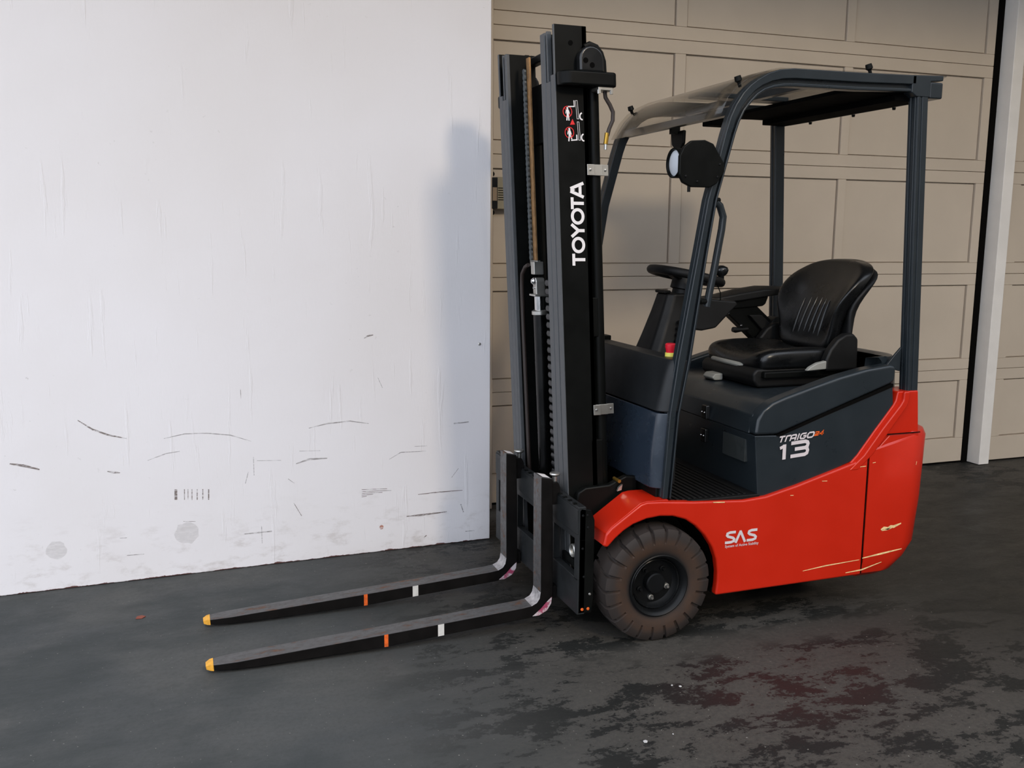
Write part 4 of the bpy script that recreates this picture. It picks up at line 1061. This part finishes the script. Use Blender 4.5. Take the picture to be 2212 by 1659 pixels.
# "13"
pen(badge, [[(0.001, 0.0475), (0.0225, 0.0545)]], 0.0125, f13)
pen(badge, [[(0.0215, 0.0605), (0.0215, 0.0)]], 0.0155, f13)
pen(badge, [[(0.052, 0.0605), (0.118, 0.0605), (0.128, 0.056), (0.131, 0.049), (0.128, 0.040), (0.118, 0.035), (0.070, 0.035)], [(0.118, 0.035), (0.128, 0.031), (0.131, 0.022), (0.128, 0.012), (0.118, 0.0075), (0.052, 0.0075)]], 0.0145, f13)
T(badge, 'badge_number', 'whitedull', smooth=False)
tg = MB(); ft = hoodpt(2.170, 0.735, 0.35)
hT = 0.026; s1 = 0.0062
pen(tg, [[(0, hT - s1 / 2), (0.026, hT - s1 / 2)], [(0.013, hT), (0.013, 0)], [(0.033, 0), (0.033, hT - 0.004), (0.037, hT - s1 / 2), (0.052, hT - s1 / 2)],
         [(0.055, 0), (0.055, hT - 0.006), (0.060, hT - s1 / 2), (0.074, hT - s1 / 2), (0.078, hT - 0.007), (0.078, 0)], [(0.055, 0.010), (0.078, 0.010)], [(0.089, 0), (0.089, hT)],
         [(0.124, hT - s1 / 2), (0.105, hT - s1 / 2), (0.100, hT - 0.007), (0.100, 0.008), (0.105, s1 / 2), (0.120, s1 / 2), (0.124, 0.008), (0.124, 0.013), (0.112, 0.013)]], s1, ft)
pen(tg, [[(0.138, s1 / 2), (0.156, s1 / 2), (0.161, 0.008), (0.161, hT - 0.008), (0.156, hT - s1 / 2), (0.138, hT - s1 / 2), (0.133, hT - 0.008), (0.133, 0.008)]], s1, ft, closed=(0,))
T(tg, 'badge_lettering', 'whitedull', smooth=False)
t24 = MB(); fo = hoodpt(2.338, 0.752, 0.35)
pen(t24, [[(0, 0.0155), (0.016, 0.0155), (0.018, 0.012), (0.016, 0.0085), (0.003, 0.0075), (0.001, 0.0022), (0.019, 0.0022)], [(0.036, 0), (0.036, 0.0175), (0.024, 0.006), (0.042, 0.006)]], 0.0044, fo)
T(t24, 'badge_suffix', 'orangeprint', smooth=False)
sas = MB(); fs_ = lambda u, v: (1.941 + u, 3.0285, 0.352 + v + u * 0.0)
def Sg(x0): return [(x0 + 0.046, 0.0445), (x0 + 0.020, 0.0445), (x0 + 0.009, 0.041), (x0 + 0.007, 0.034), (x0 + 0.012, 0.029), (x0 + 0.034, 0.022), (x0 + 0.040, 0.016), (x0 + 0.038, 0.009), (x0 + 0.026, 0.005), (x0 - 0.001, 0.005)]
pen(sas, [Sg(0.0), [(0.047, 0.0), (0.069, 0.047)], [(0.067, 0.047), (0.090, 0.0)], Sg(0.098)], 0.0105, fs_)
T(sas, 'badge_lettering', 'whitedull', chassis, smooth=False)


def text_mesh(txt, size, fn, name, mat, parent, width=None):
    cu_ = bpy.data.curves.new('txt', 'FONT'); cu_.body = txt; cu_.size = size; cu_.offset = 0.0002; cu_.resolution_u = 2
    to = bpy.data.objects.new('txt', cu_); COL.objects.link(to)
    dg = bpy.context.evaluated_depsgraph_get(); me = bpy.data.meshes.new_from_object(to.evaluated_get(dg))
    bpy.data.objects.remove(to)
    xs = [v.co.x for v in me.vertices]; k = (width / (max(xs) - min(xs))) if width else 1
    mb = MB(); mb.bm.from_mesh(me)
    for v in mb.bm.verts: v.co = Vector(fn(v.co.x * k, v.co.y))
    return T(mb, name, mat, parent, smooth=False)


text_mesh('System of Active Stability', 0.0150, lambda u, v: (1.941 + u, 3.0284, 0.3365 + v), 'badge_caption', 'whitedull', chassis, 0.152)

# ------------------------------------------------------------------ crumbs on the floor
ORG[0] = Vector((0, 0, 0))
def chip(x, y, r, mat, label, n=5, h=0.003):
    pts = [(r * random.uniform(0.6, 1.1) * math.cos(2 * math.pi * i / n), r * random.uniform(0.6, 1.1) * math.sin(2 * math.pi * i / n)) for i in range(n)]
    mb = MB().prism([(x + a, y + b) for a, b in pts], 0.0, h, 'z')
    o = mb.make('plaster_chip' if mat == 'chip' else 'rust_flake', mat, origin=(x, y, 0), bevel=0.001, seg=1)
    o.location = (x, y, 0.0005)
    return tag(o, label, 'debris')
chip(1.273, 2.378, 0.011, 'chip', 'largest white chip lying alone on bare concrete in the foreground')
chip(1.553, 2.659, 0.007, 'chip', 'white crumb on the black floor patch in front of the tyre')
chip(1.528, 2.675, 0.005, 'chip', 'tiny white crumb just beside the crumb on the black patch')
chip(1.375, 2.39, 0.004, 'chip', 'small pale speck to the side of the largest white chip')
chip(-0.224, 3.871, 0.022, 'redchip', 'reddish brown flake on the floor between the fork tips and white wall', h=0.003)
